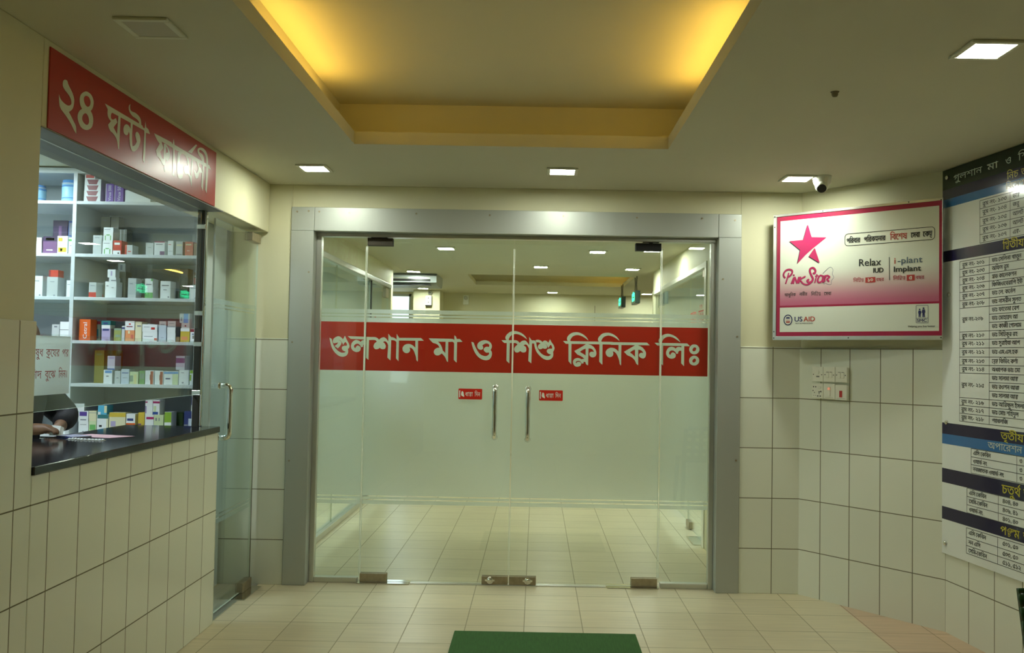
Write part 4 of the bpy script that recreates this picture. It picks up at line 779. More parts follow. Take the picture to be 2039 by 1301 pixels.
# glass door of the pharmacy
m = MB(); DX = -1.70; DY0, DY1 = 4.668, 5.385
m.box(DX - 0.005, DX + 0.005, DY0, DY1, 0.010, 2.105, 0, dict(front=1, back=1, top=1, bottom=1))
door3 = struct(obj('door_3', m, [M_glass_ph, M_edge]), 'glass door into the pharmacy')
P = Plane((DX - 0.0062, 0, 0), (0, 1, 0), (0, 0, 1)); m = MB()
for a, b in FILM_Z: P.rect(m, DY0 + 0.002, a, DY1 - 0.002, b, lift=0)
M_film_door = film_mat('light_frosted_film', (0.74, 0.84, 0.84), clear=0.48, rough=0.4)
obj('frosted_film', m, M_film_door, door3)
for z0, z1, mt in ((0.006, 0.062, M_steel), (2.060, 2.112, M_steel)):
    m = MB(); m.box(DX - 0.022, DX + 0.022, DY1 - 0.165, DY1 - 0.002, z0, z1); obj('patch_fitting', m, mt, door3, bevel=0.003)
pull(door3, DX + 0.005, 0.945, 1.222, axis='x', yy=4.78, out=0.062)
m = MB(); m.box(-1.775, -1.625, 5.09, 5.40, 0.0, 0.006); tag(obj('floor_spring_cover', m, M_chrome, bevel=0.0025), 'steel floor spring cover under the pharmacy door', 'floor plate', 'floor spring covers')
m = MB(); m.box(XL2, XL - 0.005, 4.66, 5.452, 0.0, 0.004); struct(obj('trim_4', m, M_alu_light), 'grey threshold strip under the pharmacy door')

# shelf unit: uprights, boards, back
SX0, SX1, SYF, SYB = -3.45, -1.905, 5.03, 5.44
m = MB(); m.box(SX0, SX1, SYB - 0.012, SYB, 0.0, 2.432)
shelf = tag(obj('shelf_unit', m, M_shelfback), 'white medicine shelf unit with six shelves against the pharmacy back wall', 'shelf unit')
for x in (SX0, -2.641, SX1 - 0.018):
    m = MB(); m.box(x, x + 0.022, SYF, SYB - 0.012, 0.0, 2.432); obj('upright', m, M_shelf, shelf, bevel=0.001)
xs = [(SX0 + 0.022, -2.641), (-2.619, SX1 - 0.018)]
for k, z in SHELF_Z.items():
    for a, b in xs:
        m = MB(); m.box(a, b, SYF + 0.001, SYB - 0.012, z - 0.0185, z - 0.0005); obj('shelf_board', m, M_shelf, shelf, bevel=0.001)
for a, b in xs:
    m = MB(); m.box(a, b, SYF + 0.001, SYB - 0.012, 2.402, 2.432); obj('top_board', m, M_shelf, shelf)
    m = MB(); m.box(a, b, SYF + 0.02, SYF + 0.038, 0.0, 0.90); obj('cupboard_door', m, M_shelf, shelf, bevel=0.002)

# medicine cartons and tins
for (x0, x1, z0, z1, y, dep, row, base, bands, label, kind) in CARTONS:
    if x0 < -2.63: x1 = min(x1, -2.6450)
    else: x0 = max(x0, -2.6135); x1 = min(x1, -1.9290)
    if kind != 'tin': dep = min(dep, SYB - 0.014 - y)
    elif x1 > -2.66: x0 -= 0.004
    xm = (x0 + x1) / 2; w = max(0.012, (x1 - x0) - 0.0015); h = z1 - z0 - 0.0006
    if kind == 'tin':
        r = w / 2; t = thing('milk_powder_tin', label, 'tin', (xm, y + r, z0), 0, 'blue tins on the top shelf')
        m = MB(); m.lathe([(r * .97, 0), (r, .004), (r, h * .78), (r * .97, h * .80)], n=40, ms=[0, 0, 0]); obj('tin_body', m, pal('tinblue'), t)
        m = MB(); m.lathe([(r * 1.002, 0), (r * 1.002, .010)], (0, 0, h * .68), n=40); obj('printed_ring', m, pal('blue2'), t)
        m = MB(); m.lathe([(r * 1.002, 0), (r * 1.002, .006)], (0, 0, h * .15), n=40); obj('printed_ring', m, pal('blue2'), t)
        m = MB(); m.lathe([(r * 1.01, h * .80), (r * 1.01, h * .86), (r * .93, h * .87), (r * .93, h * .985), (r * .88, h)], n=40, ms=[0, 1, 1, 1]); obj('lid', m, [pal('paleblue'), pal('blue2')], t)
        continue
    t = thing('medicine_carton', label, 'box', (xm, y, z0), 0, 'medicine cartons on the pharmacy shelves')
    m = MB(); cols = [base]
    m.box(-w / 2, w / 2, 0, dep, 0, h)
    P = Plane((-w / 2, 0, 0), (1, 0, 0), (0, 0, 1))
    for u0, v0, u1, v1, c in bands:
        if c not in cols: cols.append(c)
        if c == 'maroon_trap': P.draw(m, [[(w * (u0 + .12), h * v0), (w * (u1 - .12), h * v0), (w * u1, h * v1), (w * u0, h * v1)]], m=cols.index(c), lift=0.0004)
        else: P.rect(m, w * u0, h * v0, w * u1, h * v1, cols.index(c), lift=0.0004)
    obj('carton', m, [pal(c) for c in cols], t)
    if 'upright white lettering' in label:
        word = 'Cetral' if 'orange' in label else ('Virux 500' if 'left purple' in label else 'Virux 50')
        Pv = Plane((w * 0.66, -0.0006, h * 0.10), (0, 0, 1), (-1, 0, 0)) if False else Plane((w * 0.20, -0.0008, h * 0.07), (0, 0, 1), (-1, 0, 0))
        m = MB(); Pv.draw(m, text_polys(word, w * 0.36, h * (0.80 if 'orange' in label else 0.86), body=0.72), lift=0.0)
        for i, f in enumerate(m.f): m.f[i] = tuple(f)
        obj('carton_lettering', m, pal('white'), t)
    if h > 0.05 and w > 0.03 and not bands: pass
    m = MB(); m.box(-w / 2 + 0.0005, w / 2 - 0.0005, 0.002, dep - 0.002, h, h + 0.0005); obj('lid_flap', m, pal(base), t)

# loose things on the counter
m = MB(); zt = 1.0152
m.prism([(-2.085, 3.99), (-1.865, 3.925), (-1.80, 4.03), (-2.03, 4.10)], zt, zt + 0.001)
tag(obj('pink_paper', m, mat('pink_paper_sheet', (0.62, 0.40, 0.46), 0.7)), 'pink paper sheet lying on the black counter', 'paper')
m = MB(); m.prism([(-2.10, 3.93), (-2.0, 3.87), (-1.955, 3.95), (-2.06, 4.01)], zt + 0.0012, zt + 0.007)
bl = tag(obj('booklet', m, mat('booklet_cover', (0.42, 0.44, 0.62), 0.4, var=0.3, vscale=60)), 'small bluish white booklet beside the pink paper on the counter', 'booklet')
m = MB(); m.prism([(-2.10, 3.928), (-2.0, 3.868), (-1.997, 3.873), (-2.097, 3.933)], zt + 0.001, zt + 0.0075); obj('spine', m, pal('navy'), bl)
def strip(loc, rot, label):
    t = thing('blister_strip', label, 'tablet strip', loc, rot, 'silver tablet strips on the counter')
    m = MB(); m.box(-0.045, 0.045, -0.017, 0.017, 0, 0.001); obj('foil', m, M_alu_light, t)
    m = MB()
    for i in range(5):
        for j in (-1, 1): m.lathe([(0.0065, 0.001), (0.006, 0.004), (0.003, 0.0055)], (-0.034 + 0.017 * i, 0.0082 * j, 0), n=10)
    obj('blisters', m, pal('white'), t); return t
bs = strip((-1.965, 3.845, zt), -0.35, 'silver tablet strip nearest the booklet on the counter')
dup(bs, (-1.88, 3.825, zt), -0.2, 'silver tablet strip farther from the booklet on the counter')

# ---------------------------------------------------------------- person behind the counter
def skin(name, verts, edges, radii, mt, parent=None, sub=2, root=0):
    me = bpy.data.meshes.new(name); me.from_pydata(verts, edges, []); o = bpy.data.objects.new(name, me); COL.objects.link(o)
    me.materials.append(mt)
    sk = o.modifiers.new('skin', 'SKIN'); sk.use_smooth_shade = True
    if not me.skin_vertices: me.skin_vertices.new()
    for i, r in enumerate(radii):
        sv = me.skin_vertices[0].data[i]; sv.radius = (r, r) if not isinstance(r, tuple) else r; sv.use_root = (i == root)
    ss = o.modifiers.new('subdivision', 'SUBSURF'); ss.levels = sub; ss.render_levels = sub
    if parent: o.parent = parent
    return o
PX, PY = -2.385, 4.06
person = thing('person', 'person in black clothing standing behind the pharmacy counter, hand holding folded white paper', 'person', (0, 0, 0))
V = []; Eg = []; Rr = []
def jv(p, r, parent=None):
    V.append(p); Rr.append(r)
    if parent is not None: Eg.append((parent, len(V) - 1))
    return len(V) - 1
pel = jv((PX - .02, PY, .86), .13); bel = jv((PX - .02, PY, 1.0), .125, pel); che = jv((PX, PY, 1.15), .135, bel); nb = jv((PX, PY, 1.275), .075, che); nk = jv((PX + .015, PY, 1.335), .05, nb)
hd = jv((PX + .04, PY, 1.40), .075, nk); cr = jv((PX + .045, PY, 1.475), .085, hd); tp = jv((PX + .035, PY, 1.535), .05, cr)
for s in (-1, 1):
    hp = jv((PX - .02, PY + s * .09, .80), .09, pel); kn = jv((PX, PY + s * .10, .45), .06, hp); an = jv((PX - .02, PY + s * .10, .08), .042, kn); jv((PX + .12, PY + s * .11, .035), .035, an)
shR = jv((PX, PY - .17, 1.24), .062, nb); elR = jv((PX + .07, PY - .27, 1.06), .045, shR); wrR = jv((-2.165, 3.845, 1.055), .027, elR)
shL = jv((PX, PY + .17, 1.24), .062, nb); elL = jv((PX + .14, PY + .23, 1.07), .045, shL); wrL = jv((PX + .20, PY + .05, 1.045), .027, elL)
plR = jv((-2.115, 3.865, 1.055), (.030, .018), wrR)
for k, (fx, fy) in enumerate(((0.012, 0.030), (0.020, 0.012), (0.020, -0.006), (0.014, -0.022))):
    a = jv((-2.098 + fx * .5, 3.868 + fy, 1.062 - .002 * k), .0095, plR); b2 = jv((-2.068 + fx * .3, 3.872 + fy * 1.1, 1.056 - .003 * k), .009, a); jv((-2.066 + fx * .2, 3.868 + fy * 1.1, 1.033), .008, b2)
th = jv((-2.125, 3.90, 1.058), .011, plR); th2 = jv((-2.092, 3.912, 1.054), .009, th); jv((-2.070, 3.904, 1.046), .008, th2)
plL = jv((PX + .225, PY + .0, 1.040), (.03, .018), wrL)
for k in range(4): a = jv((PX + .225 + .012 * k - .018, PY - .045, 1.034), .0085, plL); jv((PX + .22 + .012 * k - .018, PY - .075, 1.028), .0075, a)
jv((PX + .19, PY - .03, 1.034), .009, plL)
body = skin('body', V, Eg, Rr, M_skin, person)
# face: nose, eyes, mouth, ears on the head turned to the window
m = MB()
m.lathe([(.013, 0), (.010, .014), (.004, .022)], (PX + .117, PY, 1.425), axis='x', n=12)
for s in (-1, 1): m.lathe([(.004, -.012), (.018, -.008), (.022, 0), (.018, .008), (.004, .012)], (PX + .035, PY + s * .083, 1.43), axis='y', n=14)
obj('nose_and_ears', m, M_skin, person)
m = MB()
for s in (-1, 1): m.lathe([(.011, 0), (.009, .006), (.003, .009)], (PX + .112, PY + s * .032, 1.455), axis='x', n=14)
m.box(PX + .112, PX + .120, PY - .022, PY + .022, 1.385, 1.391)
obj('eyes_and_mouth', m, pal('maroon'), person)
hv = [(PX + .03, PY, 1.50), (PX + .035, PY, 1.555), (PX - .03, PY, 1.50), (PX - .045, PY, 1.42), (PX + .02, PY - .06, 1.49), (PX + .02, PY + .06, 1.49)]
skin('hair', hv, [(0, 1), (0, 2), (2, 3), (0, 4), (0, 5)], [.088, .045, .075, .06, .05, .05], M_hair, person)
sv = [(PX - .02, PY, .84), (PX - .02, PY, 1.0), (PX, PY, 1.15), (PX, PY, 1.27), (PX, PY - .175, 1.235), (PX + .07, PY - .275, 1.065), (-2.22, 3.83, 1.06), (PX, PY + .175, 1.235), (PX + .145, PY + .235, 1.075), (PX + .195, PY + .07, 1.058)]
skin('shirt', sv, [(0, 1), (1, 2), (2, 3), (3, 4), (4, 5), (5, 6), (3, 7), (7, 8), (8, 9)], [.15, .145, .155, .10, .08, .062, .040, .08, .068, .042], M_cloth, person)
tv = [(PX - .02, PY, .86), (PX - .02, PY - .09, .80), (PX, PY - .10, .45), (PX - .02, PY - .10, .12), (PX - .02, PY + .09, .80), (PX, PY + .10, .45), (PX - .02, PY + .10, .12)]
skin('trousers', tv, [(0, 1), (1, 2), (2, 3), (0, 4), (4, 5), (5, 6)], [.15, .105, .078, .065, .105, .078, .065], M_trouser, person)
m = MB(); m.face([(-2.09, 3.850, 1.030), (-2.055, 3.862, 1.028), (-2.058, 3.885, 1.068), (-2.09, 3.872, 1.072)]); m.face([(-2.055, 3.862, 1.028), (-2.048, 3.885, 1.030), (-2.052, 3.9, 1.06), (-2.058, 3.885, 1.068)])
tag(obj('folded_paper', m, pal('white')), 'small folded white paper held in the hand over the counter', 'paper')
# ================================================================== RIGHT SIDE: signs, sockets, chair
# lightbox sign
sdir = Vector((0.73235, -0.68092, 0)); SP = Plane((1.41277, 5.35779, 1.5317), sdir, (0, 0, 1)); SW, SH = 0.9757, 0.7517
HM = (1.165669, 0.0, 0.014, -0.008192, 1.048625, -1.599737, 0.061643, 0.0)
def SG(u, z):                                                       # artwork sheet -> metres on the sign face
    w = HM[6] * u + HM[7] * z + 1
    return ((HM[0] * u + HM[1] * z + HM[2]) / w, (HM[3] * u + HM[4] * z + HM[5]) / w)
def plane_box(mb, P, x0, y0, x1, y1, d0, d1, m=0):
    i = len(mb.v)
    for d in (d0, d1): mb.v += [tuple(P.p(x0, y0, d)), tuple(P.p(x1, y0, d)), tuple(P.p(x1, y1, d)), tuple(P.p(x0, y1, d))]
    for q in ((0, 3, 2, 1), (4, 5, 6, 7), (0, 1, 5, 4), (1, 2, 6, 5), (2, 3, 7, 6), (3, 0, 4, 7)): mb.f.append(tuple(i + k for k in q)); mb.m.append(m); mb.sm.append(False)
board = thing('lightbox_sign', 'framed lightbox sign with pink star and pink border hung across the angled corner', 'sign')
M_signwhite = mat('sign_white_face', (0.72, 0.75, 0.64), 0.25, spec=0.6)
M_pink = mat('sign_pink', (0.48, 0.022, 0.115), 0.3)
M_pinkred = mat('sign_crimson', (0.36, 0.010, 0.055), 0.3)
M_ink = mat('sign_black_ink', (0.025, 0.03, 0.03), 0.4)
M_inkblue = mat('sign_slate_ink', (0.10, 0.15, 0.20), 0.4)
M_inknavy = mat('sign_navy_ink', (0.025, 0.03, 0.12), 0.4)
M_inkred = mat('sign_red_ink', (0.42, 0.035, 0.03), 0.4)
M_inkorange = mat('sign_orange_red_ink', (0.46, 0.06, 0.03), 0.4)
m = MB(); plane_box(m, SP, 0.004, 0.004, SW - 0.075, SH - 0.004, -0.060, -0.004); plane_box(m, SP, SW - 0.0751, 0.004, SW - 0.004, SH - 0.004, -0.012, -0.004); obj('sign_case', m, M_alu, board)
# printed face with a pink fade in its lower part
mf = bpy.data.materials.new('sign_faded_print'); nt = nodes_of(mf); N = nt.nodes; L = nt.links; p = N['Principled BSDF']; p.inputs['Roughness'].default_value = 0.22
tc = N.new('ShaderNodeUVMap'); tc.uv_map = 'UVMap'; sx = N.new('ShaderNodeSeparateXYZ'); L.new(tc.outputs[0], sx.inputs[0])
mr = N.new('ShaderNodeMapRange'); mr.interpolation_type = 'SMOOTHSTEP'; mr.inputs['From Min'].default_value = 1.965; mr.inputs['From Max'].default_value = 1.735; L.new(sx.outputs[1], mr.inputs['Value'])
mx = N.new('ShaderNodeMix'); mx.data_type = 'RGBA'; mx.inputs[6].default_value = (0.72, 0.75, 0.64, 1); mx.inputs[7].default_value = (0.50, 0.13, 0.22, 1); L.new(mr.outputs[0], mx.inputs[0]); L.new(mx.outputs[2], p.inputs['Base Color'])
MATS['sign_faded_print'] = mf
m = MB(); SP.rect(m, 0.015, 0.020, SW - 0.002, SH - 0.012, lift=-0.003); face_o = obj('sign_face', m, mf, board)
m = MB(); yb = 0.193
SP.rect(m, 0.0443, 0.047, 0.958, yb, 1, lift=-0.0026)
for a in ((0.0225, 0.0234, 0.9735, 0.0475), (0.0225, 0.711, 0.9735, 0.7375), (0.0225, 0.0475, 0.0443, 0.711), (0.957, 0.0475, 0.9735, 0.711), (0.0443, yb, 0.957, yb + 0.011)): SP.rect(m, *a, 0, lift=-0.0022)
obj('sign_border', m, [M_pinkred, M_signwhite], board)
m = MB()
for a in ((0, 0, SW, 0.0225), (0, SH - 0.0145, SW, SH), (0, 0.0225, 0.0215, SH - 0.0145), (SW - 0.0025, 0.0225, SW, SH - 0.0145)): plane_box(m, SP, *a, -0.012, 0.002)
fr = obj('sign_frame', m, M_alu_light, board, bevel=0.0015)
m = MB()
for x, y in ((0.009, 0.012), (0.009, 0.05), (SW / 2 - .02, 0.012), (SW - 0.007, 0.012), (0.009, SH - 0.012), (0.009, SH - 0.075), (SW - 0.007, SH - 0.012), (SW * .32, SH - 0.006), (SW * .82, SH - 0.006)):
    SP.draw(m, [[(0.004 * math.cos(k * math.pi / 4), 0.004 * math.sin(k * math.pi / 4)) for k in range(8)]], (x, y), lift=0.0028)
obj('frame_screw', m, M_dark_gap, fr)
def star(polys, mt, name, off=(0, 0), lift=0.0):
    m = MB()
    for pts in polys:
        q = [SG(*c) for c in pts]; q = [(a + off[0], b + off[1]) for a, b in q]
        if area2(q) < 0: q.reverse()
        SP.draw(m, fill([q]), lift=-0.002 + lift)
    return obj(name, m, mt, board)
star1 = [(0.1773, 2.1819), (0.1986, 2.1067), (0.2792, 2.1017), (0.2108, 2.0473), (0.165, 2.006), (0.1223, 1.9589), (0.1365, 2.0357), (0.0762, 2.0889), (0.1528, 2.0929)]
star2 = [(0.2164, 2.0449), (0.2438, 1.9587), (0.1848, 1.9979)]
star([star1, star2], M_ink, 'star_shadow', (-0.005, -0.004), -0.0002); star([star1, star2], M_pink, 'pink_star')
LINES = dict(
 P1=[(0.0543, 1.8801), (0.0464, 1.8909), (0.0476, 1.9067), (0.0591, 1.9222), (0.0771, 1.927), (0.0925, 1.9213), (0.0926, 1.9055), (0.0799, 1.89), (0.0697, 1.885)], P2=[(0.0747, 1.9086), (0.0672, 1.8798), (0.0576, 1.8457)],
 i=[(0.1031, 1.8816), (0.0893, 1.845)], idot=[(0.1017, 1.8961), (0.104, 1.8920)], N1=[(0.1082, 1.8841), (0.0995, 1.8448)], N2=[(0.1082, 1.8841), (0.1212, 1.847)], N3=[(0.1212, 1.847), (0.1311, 1.8835)],
 K1=[(0.14, 1.8846), (0.1288, 1.8468)], K2=[(0.1666, 1.8865), (0.1363, 1.8676), (0.144, 1.857), (0.1593, 1.8423), (0.1796, 1.8392), (0.1946, 1.848), (0.2046, 1.8608)],
 S=[(0.2094, 1.9024), (0.2169, 1.9022), (0.2205, 1.9177), (0.2091, 1.9324), (0.1941, 1.9289), (0.1904, 1.9134), (0.1994, 1.8896), (0.2071, 1.8712), (0.1996, 1.8557), (0.1846, 1.8509), (0.1769, 1.8615), (0.1844, 1.8665)],
 t1=[(0.2294, 1.8967), (0.2173, 1.8475)], t2=[(0.2195, 1.8852), (0.237, 1.8887)],
 a=[(0.2595, 1.8855), (0.247, 1.8884), (0.2371, 1.8757), (0.2335, 1.8576), (0.2422, 1.8496), (0.2571, 1.8596), (0.2632, 1.8854), (0.2596, 1.8596), (0.2646, 1.8517)],
 r1=[(0.2743, 1.8903), (0.2696, 1.8542)], r2=[(0.272, 1.8723), (0.2818, 1.8876), (0.2967, 1.8794), (0.2844, 1.8668), (0.2944, 1.8536)])
THICK = dict(P1=.0085, S=.0095, K2=.0065, P2=.0065, t1=.0055, t2=.005, idot=.007)
for nm, mt, off, lf in (('script_shadow', M_ink, (-.0015, -.0015), -0.0021), ('star_script', M_pink, (0, 0), -0.0019)):
    m = MB()
    for i, (k, pts) in enumerate(LINES.items()):
        for j, q in enumerate(ribbon(curve_pts([SG(*c) for c in pts]), 1.25 * THICK.get(k, .0075))): SP.draw(m, [q], off, lift=lf + i * 1e-5 + j * 1e-6)
    obj(nm, m, mt, board)
m = MB(); SP.draw(m, ribbon(curve_pts([SG(*q) for q in [(0.2594, 1.8985), (0.2717, 1.9111), (0.2988, 1.9337), (0.3137, 1.9203), (0.3114, 1.8946), (0.3189, 1.8763), (0.3067, 1.8585), (0.3044, 1.8379), (0.287, 1.8383), (0.2696, 1.8464), (0.2672, 1.8361)]]), 0.0022), lift=-0.0022)
obj('outline_swirl', m, M_inkblue, board)
def sg_text(items, mt, name, bold=0):
    m = MB()
    for t, u0, z, u1, h, body in items:
        x, y = SG(u0, z); SP.draw(m, text_polys(t, h, u1 - u0, body), (x, y), lift=-0.0018)
        if bold: SP.draw(m, text_polys(t, h, u1 - u0, body), (x + bold, y), lift=-0.0017); SP.draw(m, text_polys(t, h, u1 - u0, body), (x, y + bold * .7), lift=-0.0016)
    return obj(name, m, mt, board)
sg_text([('পরিবার', .3851, 2.063, .4625, .0255, .62), ('পরিকল্পনার', .4753, 2.067, .5954, .0255, .62), ('সেবা', .7129, 2.080, .7601, .0260, .62), ('কেন্দ্র', .7723, 2.083, .8205, .0260, .62), ('IUD', .5222, 1.8955, .582, .0275, .72), ('Implant', .6257, 1.8975, .7727, .030, .72)], M_ink, 'black_lettering', .0026)
sg_text([('Relax', .4471, 1.9335, .5756, .041, .72)], M_ink, 'thin_black_lettering', .0016)
sg_text([('বিশেষ', .6095, 2.072, .7007, .031, .62)], M_inkred, 'red_lettering', .0014)
sg_text([('-plant', .6465, 1.9425, .7787, .036, .75)], M_inkblue, 'slate_lettering', .0012)
sg_text([('i', .6290, 1.942, .6400, .036, .75)], M_inkorange, 'orange_letter', .0014)
M_inkpinkred = mat('sign_small_red_ink', (0.40, 0.05, 0.07), 0.4)
sg_text([('নিশ্চিন্ত', .4219, 1.8475, .4812, .017, .62), ('বছর', .5398, 1.8495, .5822, .017, .62), ('নিশ্চিন্ত', .6259, 1.8545, .6907, .017, .62), ('বছর', .738, 1.8565, .7819, .017, .62)], M_inkpinkred, 'small_red_lettering', .0008)
for bx in ([SG(.4849, 1.8420), SG(.5357, 1.8440), SG(.5357, 1.8735), SG(.4849, 1.8715)], [SG(.6937, 1.8485), SG(.7335, 1.850), SG(.7335, 1.8815), SG(.6937, 1.880)]): m = MB(); SP.draw(m, [bx], lift=-0.0019); obj('red_number_box', m, M_inkred, board)
sg_text([('১০', .494, 1.8485, .528, .018, .62), ('৫', .704, 1.8555, .7225, .018, .62)], M_signwhite, 'white_number', .001)
sg_text([('আধুনিক', .0520, 1.7735, .1235, .017, .62), ('নারীর', .1345, 1.7765, .183, .017, .62), ('নিশ্চিন্ত', .1977, 1.7755, .256, .018, .62), ('সেবা', .2676, 1.777, .311, .018, .62)], M_ink, 'script_line', .0004)
m = MB()
def rrect(x0, y0, x1, y1, r): return [(x0 + r, y0), (x1 - r, y0)] + [(x1 - r + r * math.sin(k * math.pi / 8), y0 + r - r * math.cos(k * math.pi / 8)) for k in range(1, 4)] + [(x1, y0 + r), (x1, y1 - r)] + [(x1 - r + r * math.cos(k * math.pi / 8), y1 - r + r * math.sin(k * math.pi / 8)) for k in range(1, 4)] + [(x1 - r, y1), (x0 + r, y1)] + [(x0 + r - r * math.sin(k * math.pi / 8), y1 - r + r * math.cos(k * math.pi / 8)) for k in range(1, 4)] + [(x0, y1 - r), (x0, y0 + r)] + [(x0 + r - r * math.cos(k * math.pi / 8), y0 + r - r * math.sin(k * math.pi / 8)) for k in range(1, 4)]
a0, a1 = SG(.3767, 2.0489), SG(.8308, 2.1344); rr_ = rrect(a0[0], a0[1], a1[0], a1[1], .018); SP.draw(m, ribbon(rr_ + [rr_[0]], .0032), lift=-0.0018)
b0, b1 = SG(.6072, 1.8535), SG(.6058, 1.9793); SP.draw(m, ribbon([b0, b1], .0028), lift=-0.0018)
obj('outline_box', m, M_ink, board)
# bottom strip logos
m = MB(); c0 = SG(.0719, 1.6398)
SP.draw(m, ribbon([(c0[0] + .0255 * math.cos(k * math.pi / 12), c0[1] + .0295 * math.sin(k * math.pi / 12)) for k in range(25)], .006), lift=-0.0018)
SP.draw(m, [[(c0[0] - .013, c0[1] + .008), (c0[0] + .013, c0[1] + .008), (c0[0] + .010, c0[1] + .017), (c0[0] - .010, c0[1] + .017)]], lift=-0.0018); obj('round_seal', m, M_inknavy, board)
m = MB(); SP.draw(m, [[(c0[0] - .012, c0[1] - .016), (c0[0] + .012, c0[1] - .016), (c0[0] + .014, c0[1] - .008), (c0[0] - .014, c0[1] - .008)]], lift=-0.0017); SP.draw(m, ribbon([(c0[0] - .012, c0[1] - .001), (c0[0] + .012, c0[1] - .001)], .003), lift=-0.0017); obj('seal_stripe', m, M_inkred, board)
sg_text([('US', .1058, 1.6305, .1586, .029, .72)], M_inknavy, 'navy_lettering', .0018); sg_text([('AID', .1575, 1.631, .229, .029, .72)], M_inkorange, 'orange_lettering', .0018)
sg_text([('FROM THE AMERICAN PEOPLE', .1137, 1.6172, .2223, .0065, .72), ('Helping you live better', .7008, 1.5990, .8419, .0105, .72)], M_ink, 'small_black_lettering', .0003)
m = MB(); q0, q1 = SG(.7405, 1.622), SG(.7993, 1.7161); rr_ = rrect(q0[0], q0[1], q1[0], q1[1], .004); SP.draw(m, ribbon(rr_ + [rr_[0]], .002), lift=-0.0018); SP.draw(m, ribbon([(q0[0], q0[1] + .025), (q1[0], q0[1] + .025)], .002), lift=-0.0018)
for px_, hh, sc in ((q0[0] + .019, .042, .9), (q0[0] + .039, .048, 1.0)):                 # two standing figures
    by = q0[1] + .030
    SP.draw(m, [[(px_ + .005 * sc * math.cos(k * math.pi / 5), by + hh + .005 * sc * math.sin(k * math.pi / 5)) for k in range(10)]], lift=-0.0017)
    SP.draw(m, fill([[(px_ - .009 * sc, by + hh * .55), (px_ - .006 * sc, by + hh * .45), (px_ - .006 * sc, by), (px_ - .001, by), (px_, by + hh * .35), (px_ + .001, by), (px_ + .006 * sc, by), (px_ + .006 * sc, by + hh * .45), (px_ + .010 * sc, by + hh * .55), (px_ + .007 * sc, by + hh * .86), (px_ - .007 * sc, by + hh * .86)]]), lift=-0.0017)
obj('family_logo', m, M_inknavy, board); sg_text([('SMC', .7435, 1.6275, .797, .016, .72)], M_inknavy, 'logo_lettering', .0012)
m = MB()                                                            # brackets to the walls behind
for (x, y, d) in ((0.08, 0.62, 0.200), (0.08, 0.10, 0.200), (0.85, 0.62, 0.083), (0.85, 0.10, 0.083)): plane_box(m, SP, x, y, x + 0.03, y + 0.02, -d, -0.0605)
obj('wall_bracket', m, M_alu, board)

# directory board on stand-offs along the right wall
DPt = Plane((2.155, 4.772, 0), (d8[0], d8[1], 0), (0, 0, 1))
direc = thing('directory_board', 'tall glossy white directory board with dark blue bands and room tables on the right wall', 'sign')
M_bwhite = mat('board_white_print', (0.82, 0.85, 0.82), 0.12, spec=0.6)
M_bnavy = mat('board_navy_print', (0.020, 0.016, 0.055), 0.12)
M_bgreen = mat('board_dark_green_print', (0.006, 0.020, 0.010), 0.12)
M_bblue = mat('board_blue_print', (0.045, 0.17, 0.42), 0.12)
M_byellow = mat('board_yellow_print', (0.55, 0.48, 0.02), 0.3)
M_bpale = mat('board_pale_print', (0.50, 0.56, 0.50), 0.3)
BW = 1.30
m = MB(); plane_box(m, DPt, 0.012, 0.412, BW, 2.436, -0.010, 0.0); obj('board_panel', m, M_bwhite, direc, bevel=0.001)
for z0, z1, k in ((2.33, 2.436, M_bgreen), (2.2775, 2.33, M_bnavy), (2.234, 2.2775, M_bblue), (1.946, 2.004, M_bnavy), (1.038, 1.0965, M_bnavy), (0.986, 1.038, M_bblue), (0.783, 0.8575, M_bnavy), (0.591, 0.657, M_bnavy)):
    m = MB(); DPt.rect(m, 0.013, z0, BW - 0.001, z1, lift=0.0005); obj('colour_band', m, k, direc)
m = MB()
def hl(z, u0, u1, w=.0028): DPt.rect(m, u0, z - w / 2, u1, z + w / 2, lift=0.0006)
def vl(u, z0, z1, w=.0028): DPt.rect(m, u - w / 2, z0, u + w / 2, z1, lift=0.0006)
UE = 1.18
r1 = [2.2231, 2.182, 2.1378, 2.0952, 2.0526, 2.0101]
for z in r1: hl(z, .329, UE)
for u in (.329, .5564, UE): vl(u, r1[-1], r1[0])
r2 = [1.9344, 1.8944, 1.8544, 1.8145, 1.7745, 1.7322, 1.6923]; r2b = [1.5711, 1.5303, 1.4874, 1.4423, 1.4016, 1.3608]; r2c = [1.2353, 1.1956, 1.1548, 1.1141]
for z in r2 + r2b + r2c: hl(z, .164, UE)
for z in (1.652, 1.612, 1.319, 1.277): hl(z, .402, UE)
for u in (.164, .402, UE): vl(u, r2c[-1], r2[0])
for rows, u0, ud in (([.984, .9423, .9037, .861], .2606, .6021), ([.7811, .7393, .6974, .6577], .227, .4697), ([.5815, .5344, .4927, .454], .2223, .4651)):
    for z in rows: hl(z, u0, UE)
    for u in (u0, ud, UE): vl(u, rows[-1], rows[0])
obj('table_rules', m, M_ink, direc)
def d_text(items, mt, name, bold=0.0008, h=0.017):
    m = MB()
    for t, u0, z, u1, *hh in items:
        k = hh[0] if hh else h
        P = text_polys(t, k, None if u1 is None else u1 - u0)
        DPt.draw(m, P, (u0, z), lift=0.0008)
        if bold: DPt.draw(m, P, (u0 + bold, z + bold * .5), lift=0.0009)
    return obj(name, m, mt, direc)
it = []
for t, z in zip(('১০৩', '১০৪', '১০৫', '১০৬', '১০৭'), r1): it += [('রুম নং- ' + t, .349, z - .030, .532)]
for t, z in zip(('ডাক্ত', 'জরু', 'আলট', 'আলট', 'এক্স-'), r1): it += [(t, .574, z - .030, None)]
